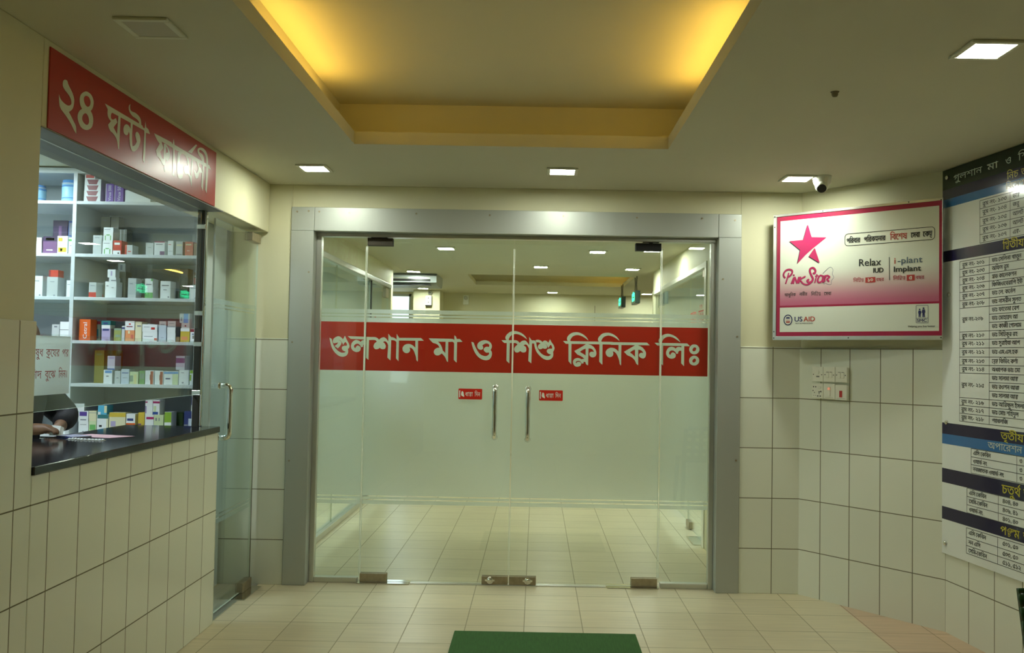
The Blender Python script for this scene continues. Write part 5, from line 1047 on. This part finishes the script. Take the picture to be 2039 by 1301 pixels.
for t, z in zip(('২০১', '২০৩', '২০৪', '২০৬', '২০৭', '২০৮'), r2): it += [('রুম নং- ' + t, .184, z - .0295, .366)]
it += [('রুম নং-২০৯', .184, 1.625, .355)]
for t, z in zip(('২১০', '২১১', '২১২', '২১৩', '২১৪'), r2b): it += [('রুম নং- ' + t, .182, z - .0295, .364)]
it += [('রুম নং- ২১৫', .180, 1.292, .362)]
for t, z in zip(('২১৬', '২১৭', '২১৮'), r2c): it += [('রুম নং- ' + t, .178, z - .0295, .360)]
zz = r2 + [1.652, 1.612] + r2b + [1.319, 1.277] + r2c[:3]
for t, z in zip(('ডাঃ সেলিনা খাতুন', 'অফিস রুম', 'ব্লাড কালেকশন', 'ফিজিওথেরাপি ইউ', 'ডাঃ লে. কর্নেল', 'ডাঃ নাসরীন সুলত', 'ডাঃ ফাতেমা বেগ', 'ডাঃ মোহাম্মদ আ', 'ডাঃ কাজী গোলাম', 'ডাঃ সিদ্দিকুর রহ', 'ডাঃ সুরাইয়া আপ', 'ডাঃ এম.এস.হক', 'ব্রেস্ট ফিডিং কর্ণা', 'অধ্যাপক ডাঃ মো', 'ডাঃ সালমা আক্ত', 'ডাঃ রওশন আরা', 'ডাঃ সালমা আক্ত', 'ডাঃ আরিফুল ইসলা', 'ডাঃ মোঃ শহিদুল', 'প্যাথলজি'), zz): it += [(t, .422, z - .0295, None)]
for ts, rows, u, u2, t2 in ((('এসি কেবিন', 'ওয়ার্ড নং', 'নবজাতক ওয়ার্ড নং'), [.984, .9423, .9037], .276, .62, ('৩', '৩', '৩')), (('এসি কেবিন', 'সেমি-কেবিন', 'ওয়ার্ড নং'), [.7811, .7393, .6974], .243, .50, ('৪০৪, ৪০', '৪০৯, ৪১', '৪০১, ৪০')), (('এসি কেবিন', 'নন এসি', 'সেমি-কেবিন'), [.5815, .5344, .4927], .240, .50, ('৫০১, ৫০', '৫০৩, ৫০', '৫১১, ৫১২'))):
    for t, z, b in zip(ts, rows, t2): it += [(t, u, z - .031, None), (b, u2, z - .031, None, .020)]
d_text(it, M_ink, 'table_lettering', .0016, .0185)
d_text([('গুলশান', .108, 2.362, .345, .030), ('মা', .385, 2.362, .468, .030), ('ও', .522, 2.362, .565, .030), ('শি', .612, 2.362, .69, .032)], M_bpale, 'title_lettering', .001)
d_text([('রিসেপ', .5254, 2.243, .655, .026), ('অপারেশন', .3915, .998, .638, .030)], M_bpale, 'subtitle_lettering', .001)
d_text([('নিচ', .533, 2.289, .613, .030), ('ত', .634, 2.289, .665, .030), ('দ্বিতীয়', .503, 1.957, .652, .034), ('তৃতীয়', .488, 1.050, .648, .034), ('চতুর্থ', .4956, .796, .628, .040), ('ত', .648, .796, .69, .040), ('পঞ্চম', .485, .603, .620, .036), ('ত', .645, .603, .69, .036)], M_byellow, 'yellow_lettering', .0012)
for k, (u, z) in enumerate(((.057, 2.393), (.0757, 1.771), (.0556, 1.099), (.0449, .4665))):
    m = MB(); c = DPt.p(u, z, 0.0); n = DPt.n
    m.tube([c - n * 0.014, c - n * 0.0101], 0.007, n=12); m.tube([c + n * 0.0005, c + n * 0.008, c + n * 0.011], [0.011, 0.011, 0.006], n=16)
    obj('standoff_knob', m, M_chrome, direc)

# switches and sockets
wt = (Vector((B45[0], B45[1], 0)) - Vector((A45[0], A45[1], 0))).normalized(); WP = Plane((A45[0], A45[1], 0), wt, (0, 0, 1))
su0, sz0 = 0.106, 1.190; cw, chh = 0.0755, 0.0885
M_swred = mat('red_rocker_lit', (0.16, 0.015, 0.012), 0.3, emit=(1, 0.08, 0.05), estr=0.12)
M_swglow = mat('neon_indicator', (0.7, 0.3, 0.22), 0.3, emit=(1, 0.35, 0.2), estr=0.5)
names = {(0, 1): ('bell_switch_plate', 'cream round bell push plate, top left of the six switch plates'), (1, 1): ('switch_plate', 'cream two rocker switch plate, top middle of the six switch plates'), (2, 1): ('switch_plate', 'cream two rocker switch plate, top right of the six switch plates'),
         (0, 0): ('socket_plate', 'cream multi pin socket plate, bottom left of the six switch plates'), (1, 0): ('switch_plate', 'cream switch plate with glowing orange indicator, bottom middle of the six'), (2, 0): ('switch_plate', 'cream switch plate with dark red rocker, bottom right of the six')}
for (i, j), (nm, lb) in names.items():
    u0 = su0 + i * (cw + .0025); z0 = sz0 + j * (chh + .010) - (0.004 if j == 0 and i == 2 else 0)
    t = thing(nm, lb, 'switch', (0, 0, 0), 0, 'switch and socket plates on the angled wall')
    m = MB(); plane_box(m, WP, u0 + .004, z0 + .003, u0 + cw - .004, z0 + chh - .003, 0.0005, 0.020); obj('back_box', m, M_white, t)
    m = MB(); plane_box(m, WP, u0, z0, u0 + cw, z0 + chh, 0.020, 0.028); obj('cover', m, M_white, t, bevel=0.002)
    cu, czz = u0 + cw / 2, z0 + chh / 2
    def disc(mb, u, z, r, l): WP.draw(mb, [[(r * math.cos(k * math.pi / 6), r * math.sin(k * math.pi / 6)) for k in range(12)]], (u, z), lift=l)
    if j == 1:
        m = MB(); disc(m, cu - .028, czz - .002, .0032, .0285); disc(m, cu + .028, czz - .003, .0032, .0285); obj('screw_hole', m, M_dark_gap, t)
        m = MB()
        if i == 0:
            mm = [WP.p(cu, czz + .012, .028), WP.p(cu, czz + .012, .0325)]; m.tube(mm, .011, n=20); obj('bell_push', m, M_white, t)
            m = MB(); plane_box(m, WP, cu - .009, czz - .018, cu + .012, czz - .010, .028, .0283); obj('bell_mark', m, pal('taupe'), t)
        else:
            for s in (-1, 1):
                m = MB(); plane_box(m, WP, cu + s * .011 - .0095, czz - .020, cu + s * .011 + .0095, czz + .012, .028, .0325); obj('rocker', m, M_white, t, bevel=.0015)
            m = MB()
            for s in (-1, 1): plane_box(m, WP, cu + s * .011 - .008, czz + .0125, cu + s * .011 + .008, czz + .0150, .028, .0286)
            obj('rocker_gap', m, M_dark_gap, t)
    elif i == 0:
        m = MB()
        for du, dz, r in ((-.027, .023, .004), (-.012, .023, .004), (-.030, .000, .0035), (-.020, -.011, .003), (.023, -.002, .0035), (-.026, -.028, .002), (-.014, -.028, .002)): disc(m, cu + du, czz + dz, r, .0285)
        for du, dz in ((.002, -.031), (.019, -.031)): plane_box(m, WP, cu + du - .005, czz + dz - .003, cu + du + .005, czz + dz + .003, .028, .0284)
        plane_box(m, WP, cu + .009, czz - .020, cu + .013, czz - .003, .028, .0284); plane_box(m, WP, cu + .006, czz - .008, cu + .028, czz - .004, .028, .0284)
        obj('pin_hole', m, M_dark_gap, t)
        m = MB(); plane_box(m, WP, cu + .008, czz + .012, cu + .024, czz + .026, .028, .0325); obj('rocker', m, M_white, t, bevel=.002)
    else:
        m = MB(); plane_box(m, WP, cu - .0085, czz - .028, cu + .0085, czz + (.010 if i == 2 else .026), .028, .0325); obj('rocker', m, M_swred if i == 2 else M_white, t, bevel=.0015)
        if i == 1:
            m = MB(); plane_box(m, WP, cu - .007, czz + .008, cu + .009, czz + .022, .0326, .0332); obj('indicator', m, M_swglow, t)
        m = MB(); plane_box(m, WP, cu - .028, z0 + .008, cu + .028, z0 + .009, .028, .0282); obj('cover_seam', m, pal('taupe'), t)

# green plastic chair at the right edge
chair = thing('plastic_chair', 'dark green perforated plastic chair at the right edge of the foyer', 'chair', (1.645, 2.52, 0), math.pi)
m = MB(); m.box(-0.235, 0.235, 0.0, 0.42, 0.425, 0.45); obj('seat', m, M_chair, chair, bevel=0.012)
m = MB()
def back_pt(u, v): return (u * (0.245 - 0.01 * v), -0.02 - 0.10 * v - 0.03 * (1 - u * u) , 0.45 + 0.325 * v)
nu, nv = 13, 9
for a in range(nu):
    for b in range(nv):
        u0, u1, v0, v1 = -1 + 2 * a / nu, -1 + 2 * (a + 1) / nu, b / nv, (b + 1) / nv
        if a % 2 == 1 and b % 2 == 1 and 0 < b < nv - 1: continue      # perforations
        if b == nv - 1 and (a == 0 or a == nu - 1):
            v1 = v0 + 0.4 / nv
        q = [back_pt(u0, v0), back_pt(u1, v0), back_pt(u1, v1), back_pt(u0, v1)]
        m.face(q, smooth=True)
bo = obj('backrest', m, M_chair, chair); sm = bo.modifiers.new('thickness', 'SOLIDIFY'); sm.thickness = 0.014
for sx in (-1, 1):
    for y0, y1 in ((0.03, -0.05), (0.39, 0.43)):
        m = MB(); m.tube([(sx * 0.215, y0, 0.43), (sx * 0.225, (y0 + y1) / 2, 0.2), (sx * 0.235, y1, 0.0)], [0.022, 0.019, 0.017], n=10); obj('leg', m, M_chair, chair)

# green mat
m = MB(); m.box(-0.391, 0.527, 3.93, 4.578, 0.0, 0.012); tag(obj('floor_mat', m, M_mat, bevel=0.004), 'green ribbed door mat on the beige floor tiles', 'mat')

# ================================================================== CEILING FITTINGS
def downlight(x, y, z, label, mt, group, s=0.172, e=0.132, name='ceiling_light'):
    t = thing(name, label, 'ceiling light', (x, y, z), 0, group)
    m = MB(); h = s / 2; k = e / 2
    for a in ((-h, h, -h, -k), (-h, h, k, h), (-h, -k, -k, k), (k, h, -k, k)): m.box(a[0], a[1], a[2], a[3], -0.010, 0.0)
    obj('frame', m, M_lampbody, t, bevel=0.003)
    m = MB(); m.box(-k, k, -k, k, -0.0075, -0.001); obj('diffuser', m, mt, t); return t
G1 = 'square panel lights in the foyer ceiling'
dl = downlight(-1.256, 4.95, CEIL, 'lit square ceiling light at the left above the narrow glass panel', M_lamp, G1)
dup(dl, (0.126, 4.925, CEIL), label='lit square ceiling light above the middle of the glass doors')
dup(dl, (1.452, 5.01, CEIL), label='lit square ceiling light beside the dome camera')
dup(dl, (1.458, 2.905, CEIL), label='large looking lit square ceiling light at the upper right')
downlight(-1.254, 2.83, CEIL, 'unlit square ceiling light at the upper left', M_lamp_off, G1)
# warm tubes hidden on the recess ledge
for x, lb in ((CX0 - 0.062, 'warm tube light hidden on the left ledge of the ceiling recess'), (CX1 + 0.062, 'warm tube light hidden on the right ledge of the ceiling recess')):
    t = thing('cove_light', lb, 'tube light', (x, 0, CEIL + 0.0625), 0, 'warm cove tubes')
    m = MB(); m.box(-0.022, 0.022, 3.05, 4.10, 0.0, 0.016); obj('batten', m, M_white, t)
    m = MB(); m.tube([(0, 3.10, 0.028), (0, 4.06, 0.028)], 0.012, n=12); obj('tube', m, M_cove_led, t)
# dome camera
dc = thing('dome_camera', 'small white turret camera on the ceiling beside the right light', 'camera', (1.578, 4.965, CEIL), 0)
m = MB(); m.lathe([(0.052, 0.0), (0.052, -0.006), (0.046, -0.040), (0.034, -0.058)][::-1], n=28); obj('base', m, M_white, dc)
m = MB(); c = Vector((-0.008, -0.018, -0.058)); ax = Vector((-0.25, -0.75, -0.62)).normalized()
for a in range(9): pass
m.tube([c - ax * 0.03, c - ax * 0.012, c + ax * 0.008, c + ax * 0.026], [0.018, 0.032, 0.034, 0.027], n=24); obj('eyeball', m, M_white, dc)
m = MB(); m.tube([c + ax * 0.0255, c + ax * 0.030], [0.0265, 0.024], n=24); obj('lens', m, M_black, dc)
# ceiling stain left of the upper right light
m = MB(); m.lathe([(0.003, -0.020), (0.009, -0.018), (0.012, -0.012), (0.012, -0.006), (0.015, -0.002), (0.017, 0.0)], (1.127, 3.40, CEIL), n=18); tag(obj('ceiling_hook', m, mat('grey_plug', (0.22, 0.20, 0.12), 0.8)), 'small dark round hook stub on the ceiling right of the recess', 'hook')
# cool panel in the pharmacy
pl = thing('pharmacy_light', 'cool white ceiling light over the pharmacy shelves', 'ceiling light', (-2.97, 4.60, CEIL), 0)
m = MB(); m.box(-0.17, 0.17, -0.17, 0.17, -0.014, 0.0); obj('frame', m, M_lampbody, pl, bevel=0.003)
m = MB(); m.box(-0.15, 0.15, -0.15, 0.15, -0.016, -0.0142); obj('diffuser', m, M_lamp_cool, pl)
dup(pl, (-2.45, 3.10, CEIL), label='added cool white light over the pharmacy counter, out of view')  # second panel added out of view to brighten counter, door side and carton fronts
pl['group'] = bpy.data.objects['pharmacy_light.001']['group'] = 'cool ceiling lights in the pharmacy'
# ================================================================== LOBBY BEHIND THE GLASS
LY0, LYF = YB + 0.2, 13.45
LXL, LXR = -1.61, 1.275
HX0, HX1, HY0, HY1 = -0.82, 1.135, 10.40, 11.85
m = MB(); z = LOBBY_CEIL
m.box(-4.2, HX0, LY0, LYF + .2, z, z + .05); m.box(HX1, 4.6, LY0, LYF + .2, z, z + .05); m.box(HX0, HX1, LY0, HY0, z, z + .05); m.box(HX0, HX1, HY1, LYF + .2, z, z + .05)
m.box(-4.2, 4.6, LY0 - 0.01, LY0, z, CEIL + .05)
struct(obj('ceiling_lobby', m, M_ceil), 'lobby ceiling seen through the glass doors')
m = MB(); a0, a1, b0, b1, t = HX0 - .1, HX1 + .1, HY0 - .1, HY1 + .1, z + .26
m.box(a0, a1, b0, b1, t, t + .04); m.box(a0 - .04, a0, b0, b1, z + .05, t); m.box(a1, a1 + .04, b0, b1, z + .05, t); m.box(a0, a1, b1, b1 + .04, z + .05, t); m.box(a0, a1, b0 - .04, b0, z + .05, t)
struct(obj('ceiling_recess_lobby', m, M_cove), 'small lobby ceiling recess glowing yellow')
t = thing('cove_light', 'warm tube light on the far right ledge of the lobby recess', 'tube light', (HX1 + 0.055, 0, LOBBY_CEIL + .0505), 0, 'warm cove tubes')
m = MB(); m.box(-.02, .02, 10.5, 11.75, 0, .014); obj('batten', m, M_white, t)
m = MB(); m.tube([(0, 10.55, .026), (0, 11.7, .026)], .012, n=10); obj('tube', m, M_cove_led, t)

# left wall of the lobby: solid band above a glass partition
m = MB(); m.box(LXL - .1, LXL, LY0, 9.92, 2.175, z); m.box(LXL - .1, LXL, 9.80, 9.92, 0, 2.175); m.box(-4.2, -4.1, LY0, LYF, 0, z)
struct(obj('wall_lobby_left', m, M_wall), 'cream wall above the left lobby glass partition')
m = MB(); m.box(LXL - .08, LXL + .006, LY0, 9.80, 2.130, 2.175); struct(obj('trim_5', m, M_alu_light, bevel=.003), 'metal track above the left lobby partition')
m = MB(); m.box(LXL - .06, LXL + .006, LY0, 8.73, 0.0, 0.045); struct(obj('trim_6', m, M_alu_light, bevel=.003), 'metal sill under the left lobby partition')
def side_glass(name, x, y0, y1, label, z0=0.046, z1=2.129):
    m = MB(); m.box(x - .005, x + .005, y0, y1, z0, z1, 0, dict(front=1, back=1)); o = struct(obj(name, m, [M_glass, M_edge]), label)
    m = MB(); xx = x - .0065 if x < 0 else x + .0065
    for a, b in FILM_Z: m.face([(xx, y0 + .002, a), (xx, y1 - .002, a), (xx, y1 - .002, b), (xx, y0 + .002, b)])
    obj('frosted_film', m, M_film, o); return o
side_glass('window_5', LXL - .03, LY0, 7.27, 'first glass panel of the left lobby partition')
side_glass('window_6', LXL - .03, 7.276, 8.722, 'second glass panel of the left lobby partition')
m = MB(); m.box(LXL - .045, LXL - .01, 8.724, 8.742, 0.0, 2.129); struct(obj('trim_7', m, M_dark_gap), 'dark joint beside the left lobby door')
d4 = side_glass('door_4', LXL - .03, 8.745, 9.79, 'glass door at the far end of the left lobby partition', z0=.01)
m = MB(); m.box(LXL - .05, LXL - .01, 9.55, 9.72, 2.02, 2.125); obj('patch_fitting', m, M_steel, d4, bevel=.004)
Pd = Plane((LXL - .024, 0, 0), (0, 1, 0), (0, 0, 1)); m = MB()
Pd.draw(m, text_polys('বহির্', .13, .42), (8.82, 1.60), lift=0); Pd.draw(m, text_polys('বিভাগ', .13, .42), (9.30, 1.60), lift=0); obj('door_lettering', m, M_inkorange, d4)
# room behind the left partition
m = MB(); m.box(-3.4, -3.3, LY0, 9.82, 0, z); m.box(-4.1, LXL - .1, 9.82, 9.92, 0, z); struct(obj('wall_left_room', m, M_room), 'blue grey wall seen through the left lobby glass')

# right wall of the lobby
m = MB(); m.box(LXR, LXR + .1, LY0, 9.85, 2.155, z); m.box(LXR, LXR + .1, LY0, 6.72, 0, 2.155); m.box(LXR, LXR + .1, 9.80, 9.90, 0, 2.155); m.box(4.5, 4.6, LY0, LYF, 0, z)
struct(obj('wall_lobby_right', m, M_wall), 'cream wall above the right lobby glass partition')
m = MB(); m.box(LXR - .006, LXR + .08, 6.80, 9.80, 2.112, 2.155); m.box(LXR - .008, LXR + .09, 6.72, 6.80, 0, 2.155); struct(obj('trim_8', m, M_white, bevel=.003), 'cream door post and track of the right lobby partition')
d5 = side_glass('door_5', LXR + .03, 6.805, 7.60, 'glass door with red lettering in the right lobby partition', z0=.01, z1=2.11)
side_glass('window_7', LXR + .03, 7.606, 9.10, 'glass panel beyond the right lobby door', z1=2.11)
side_glass('window_8', LXR + .03, 9.106, 9.80, 'last glass panel of the right lobby partition', z1=2.11)
m = MB(); m.box(LXR + .01, LXR + .05, 7.44, 7.598, .008, .065); obj('patch_fitting', m, M_steel, d5, bevel=.004)
m = MB(); m.box(LXR + .012, LXR + .048, 6.81, 6.97, 2.05, 2.108); obj('patch_fitting', m, M_steel, d5, bevel=.004)
m = MB(); m.box(LXR - .06, LXR + .10, 6.83, 7.16, 0, .006); tag(obj('floor_spring_cover', m, M_chrome, bevel=.002), 'steel floor spring cover at the lobby door on the right', 'floor plate', 'floor spring covers')
Pd = Plane((LXR + .024, 0, 0), (0, -1, 0), (0, 0, 1)); m = MB()
Pd.draw(m, text_polys('ডাক্তার', .10, .26), (-7.56, 1.70), lift=0); Pd.draw(m, text_polys('বহির্বিভাগ', .10, .30), (-7.20, 1.70), lift=0); obj('door_lettering', m, M_inkorange, d5)
m = MB(); m.box(3.0, 3.1, LY0, 9.82, 0, z); m.box(LXR + .1, 4.5, 9.82, 9.92, 0, z); struct(obj('wall_right_room', m, M_room), 'pale green wall seen through the right lobby glass')

# far wall with window and pillar
m = MB(); WX0, WX1, WZ0, WZ1 = -3.3, -1.90, 0.95, 2.335
m.box(-4.2, WX0, LYF, LYF + .15, 0, z); m.box(WX1, 4.6, LYF, LYF + .15, 0, z); m.box(WX0, WX1, LYF, LYF + .15, 0, WZ0); m.box(WX0, WX1, LYF, LYF + .15, WZ1, z)
m.box(-1.80, -1.415, 12.95, LYF, 0, z)
struct(obj('wall_far', m, M_wall), 'far lobby wall and pillar')
m = MB(); m.box(.865, .871, LYF - .003, LYF, 1.4, 2.2); struct(obj('trim_9', m, M_dark_gap), 'thin dark joint on the far lobby wall')
m = MB(); m.box(WX0, WX1, LYF + .06, LYF + .066, WZ0, WZ1); w9 = struct(obj('window_9', m, M_glass), 'bright daylight window in the far lobby wall')
m = MB()
for x in (WX0, -2.62, WX1 - .04): m.box(x, x + .04, LYF + .04, LYF + .09, WZ0, WZ1)
m.box(WX0, WX1, LYF + .04, LYF + .09, WZ0, WZ0 + .04); m.box(WX0, WX1, LYF + .04, LYF + .09, 1.93, 1.96); m.box(WX0, WX1, LYF + .04, LYF + .09, WZ1 - .04, WZ1); obj('window_frame', m, M_alu_light, w9)
# devices on the pillar and wall
ga = thing('wall_bell', 'round grey bell high on the lobby pillar', 'bell', (-1.555, 12.95, 2.315), 0)
m = MB(); m.lathe([(.032, 0), (.032, -.02), (.024, -.032), (.008, -.038)], axis='y', n=24); obj('gong', m, M_alu_light, ga)
m = MB(); m.lathe([(.010, -.038), (.008, -.046)], axis='y', n=14); obj('centre_cap', m, M_dark_gap, ga)
ga = thing('control_box', 'white control box below the round bell on the lobby pillar', 'box', (-1.575, 12.95, 2.205), 0)
m = MB(); m.box(-.045, .045, -.05, 0, -.07, .07); obj('case', m, M_white, ga, bevel=.008)
m = MB(); m.box(-.008, .008, -.053, -.0502, .025, .04); m.box(-.008, .008, -.053, -.0502, -.035, -.02); obj('indicator', m, M_dark_gap, ga)
m = MB(); m.box(-.045, .045, -.045, -.005, -.080, -.0705); obj('cable_gland', m, M_black, ga)
ga = thing('fan_regulator', 'white panel with a round dial on the far lobby wall', 'regulator', (-1.075, LYF, 2.255), 0)
m = MB(); m.box(-.042, .042, -.03, 0, -.072, .072); obj('case', m, M_white, ga, bevel=.006)
m = MB(); m.lathe([(.028, -.03), (.028, -.040), (.02, -.045)], (0, 0, .028), axis='y', n=22); obj('dial', m, M_alu_light, ga)
# ceiling hung air conditioner
ac = thing('air_conditioner', 'grey white ceiling air conditioner in the lobby near the bright window', 'air conditioner', (-1.575, 10.35, 0.030), 0)
m = MB()
prof = [(0.0, 2.225), (0.10, 2.195), (0.50, 2.19), (0.62, 2.21), (0.66, 2.30), (0.66, LOBBY_CEIL - .031), (0.05, LOBBY_CEIL - .031), (0.0, 2.30)]
n = len(prof)
for i in range(n):
    a, b = prof[i], prof[(i + 1) % n]; m.face([(-.40, a[0], a[1]), (.40, a[0], a[1]), (.40, b[0], b[1]), (-.40, b[0], b[1])][::-1])
m.face([(-.40, a, b) for a, b in prof]); m.face([(.40, a, b) for a, b in prof][::-1])
obj('case', m, M_shelfback, ac, bevel=.01)
m = MB(); m.box(-.37, .33, -.003, .02, 2.235, 2.262); m.box(-.37, .33, .02, .09, 2.188, 2.20); obj('air_outlet', m, M_black, ac)
m = MB(); m.box(-.36, .32, -.008, .004, 2.266, 2.28); obj('louvre', m, M_alu_light, ac)
# lit hanging signs
def hang_sign(x, y, w, zc, h, label):
    t = thing('hanging_sign', label, 'sign', (x, y, zc), 0, 'green lit signs hanging in the lobby')
    m = MB(); m.box(-.028, .028, -w / 2, w / 2, -h / 2, h / 2); obj('sign_box', m, M_signface, t, bevel=.004)
    P = Plane((-.029, w / 2, -h / 2), (0, -1, 0), (0, 0, 1)); m = MB()
    P.draw(m, text_polys('বহির্', h * .26, w * .7), (w * .15, h * .58)); P.draw(m, text_polys('বিভাগ', h * .26, w * .7), (w * .15, h * .2)); obj('lit_lettering', m, M_signgreen, t)
    m = MB()
    for s in (-1, 1): m.tube([(0, s * w * .25, h / 2), (.004 * s, s * w * .25, (h / 2 + LOBBY_CEIL - zc) / 2), (0, s * w * .25, LOBBY_CEIL - zc)], .005, n=8)
    obj('hanger', m, M_black, t)
hang_sign(1.14, 10.35, .40, 2.115, .145, 'nearer of the two green lit signs hanging in the lobby')
hang_sign(1.09, 11.5, .40, 2.13, .14, 'farther of the two green lit signs hanging in the lobby')
# lobby lights
G2 = 'square panel lights in the lobby ceiling'
l0 = downlight(-0.818, 7.89, LOBBY_CEIL, 'lobby ceiling light nearest the left door leaf, front row', M_lamp_lobby, G2)
for x, y, lb in ((.531, 7.96, 'lobby ceiling light behind the right door leaf, front row'), (1.0, 7.80, 'lobby ceiling light behind the narrow right glass panel, front row'), (-1.41, 10.1, 'lobby ceiling light by the left wall, second row'), (.03, 9.36, 'lobby ceiling light just right of the door joint, second row'),
                 (1.0, 9.45, 'lobby ceiling light by the right wall, second row'), (.217, 12.97, 'far lobby ceiling light below the yellow recess'), (-1.62, 12.6, 'far lobby ceiling light in front of the pillar'), (1.586, 12.95, 'far lobby ceiling light beyond the hanging signs')):
    dup(l0, (x, y, LOBBY_CEIL), label=lb)
G3 = 'panel lights in the side rooms'
rl = downlight(-2.5, 7.6, LOBBY_CEIL, 'ceiling light in the room behind the left lobby glass', M_lamp_room, G3, s=.20, e=.16)
dup(rl, (2.15, 7.6, LOBBY_CEIL), label='ceiling light in the room behind the right lobby glass')
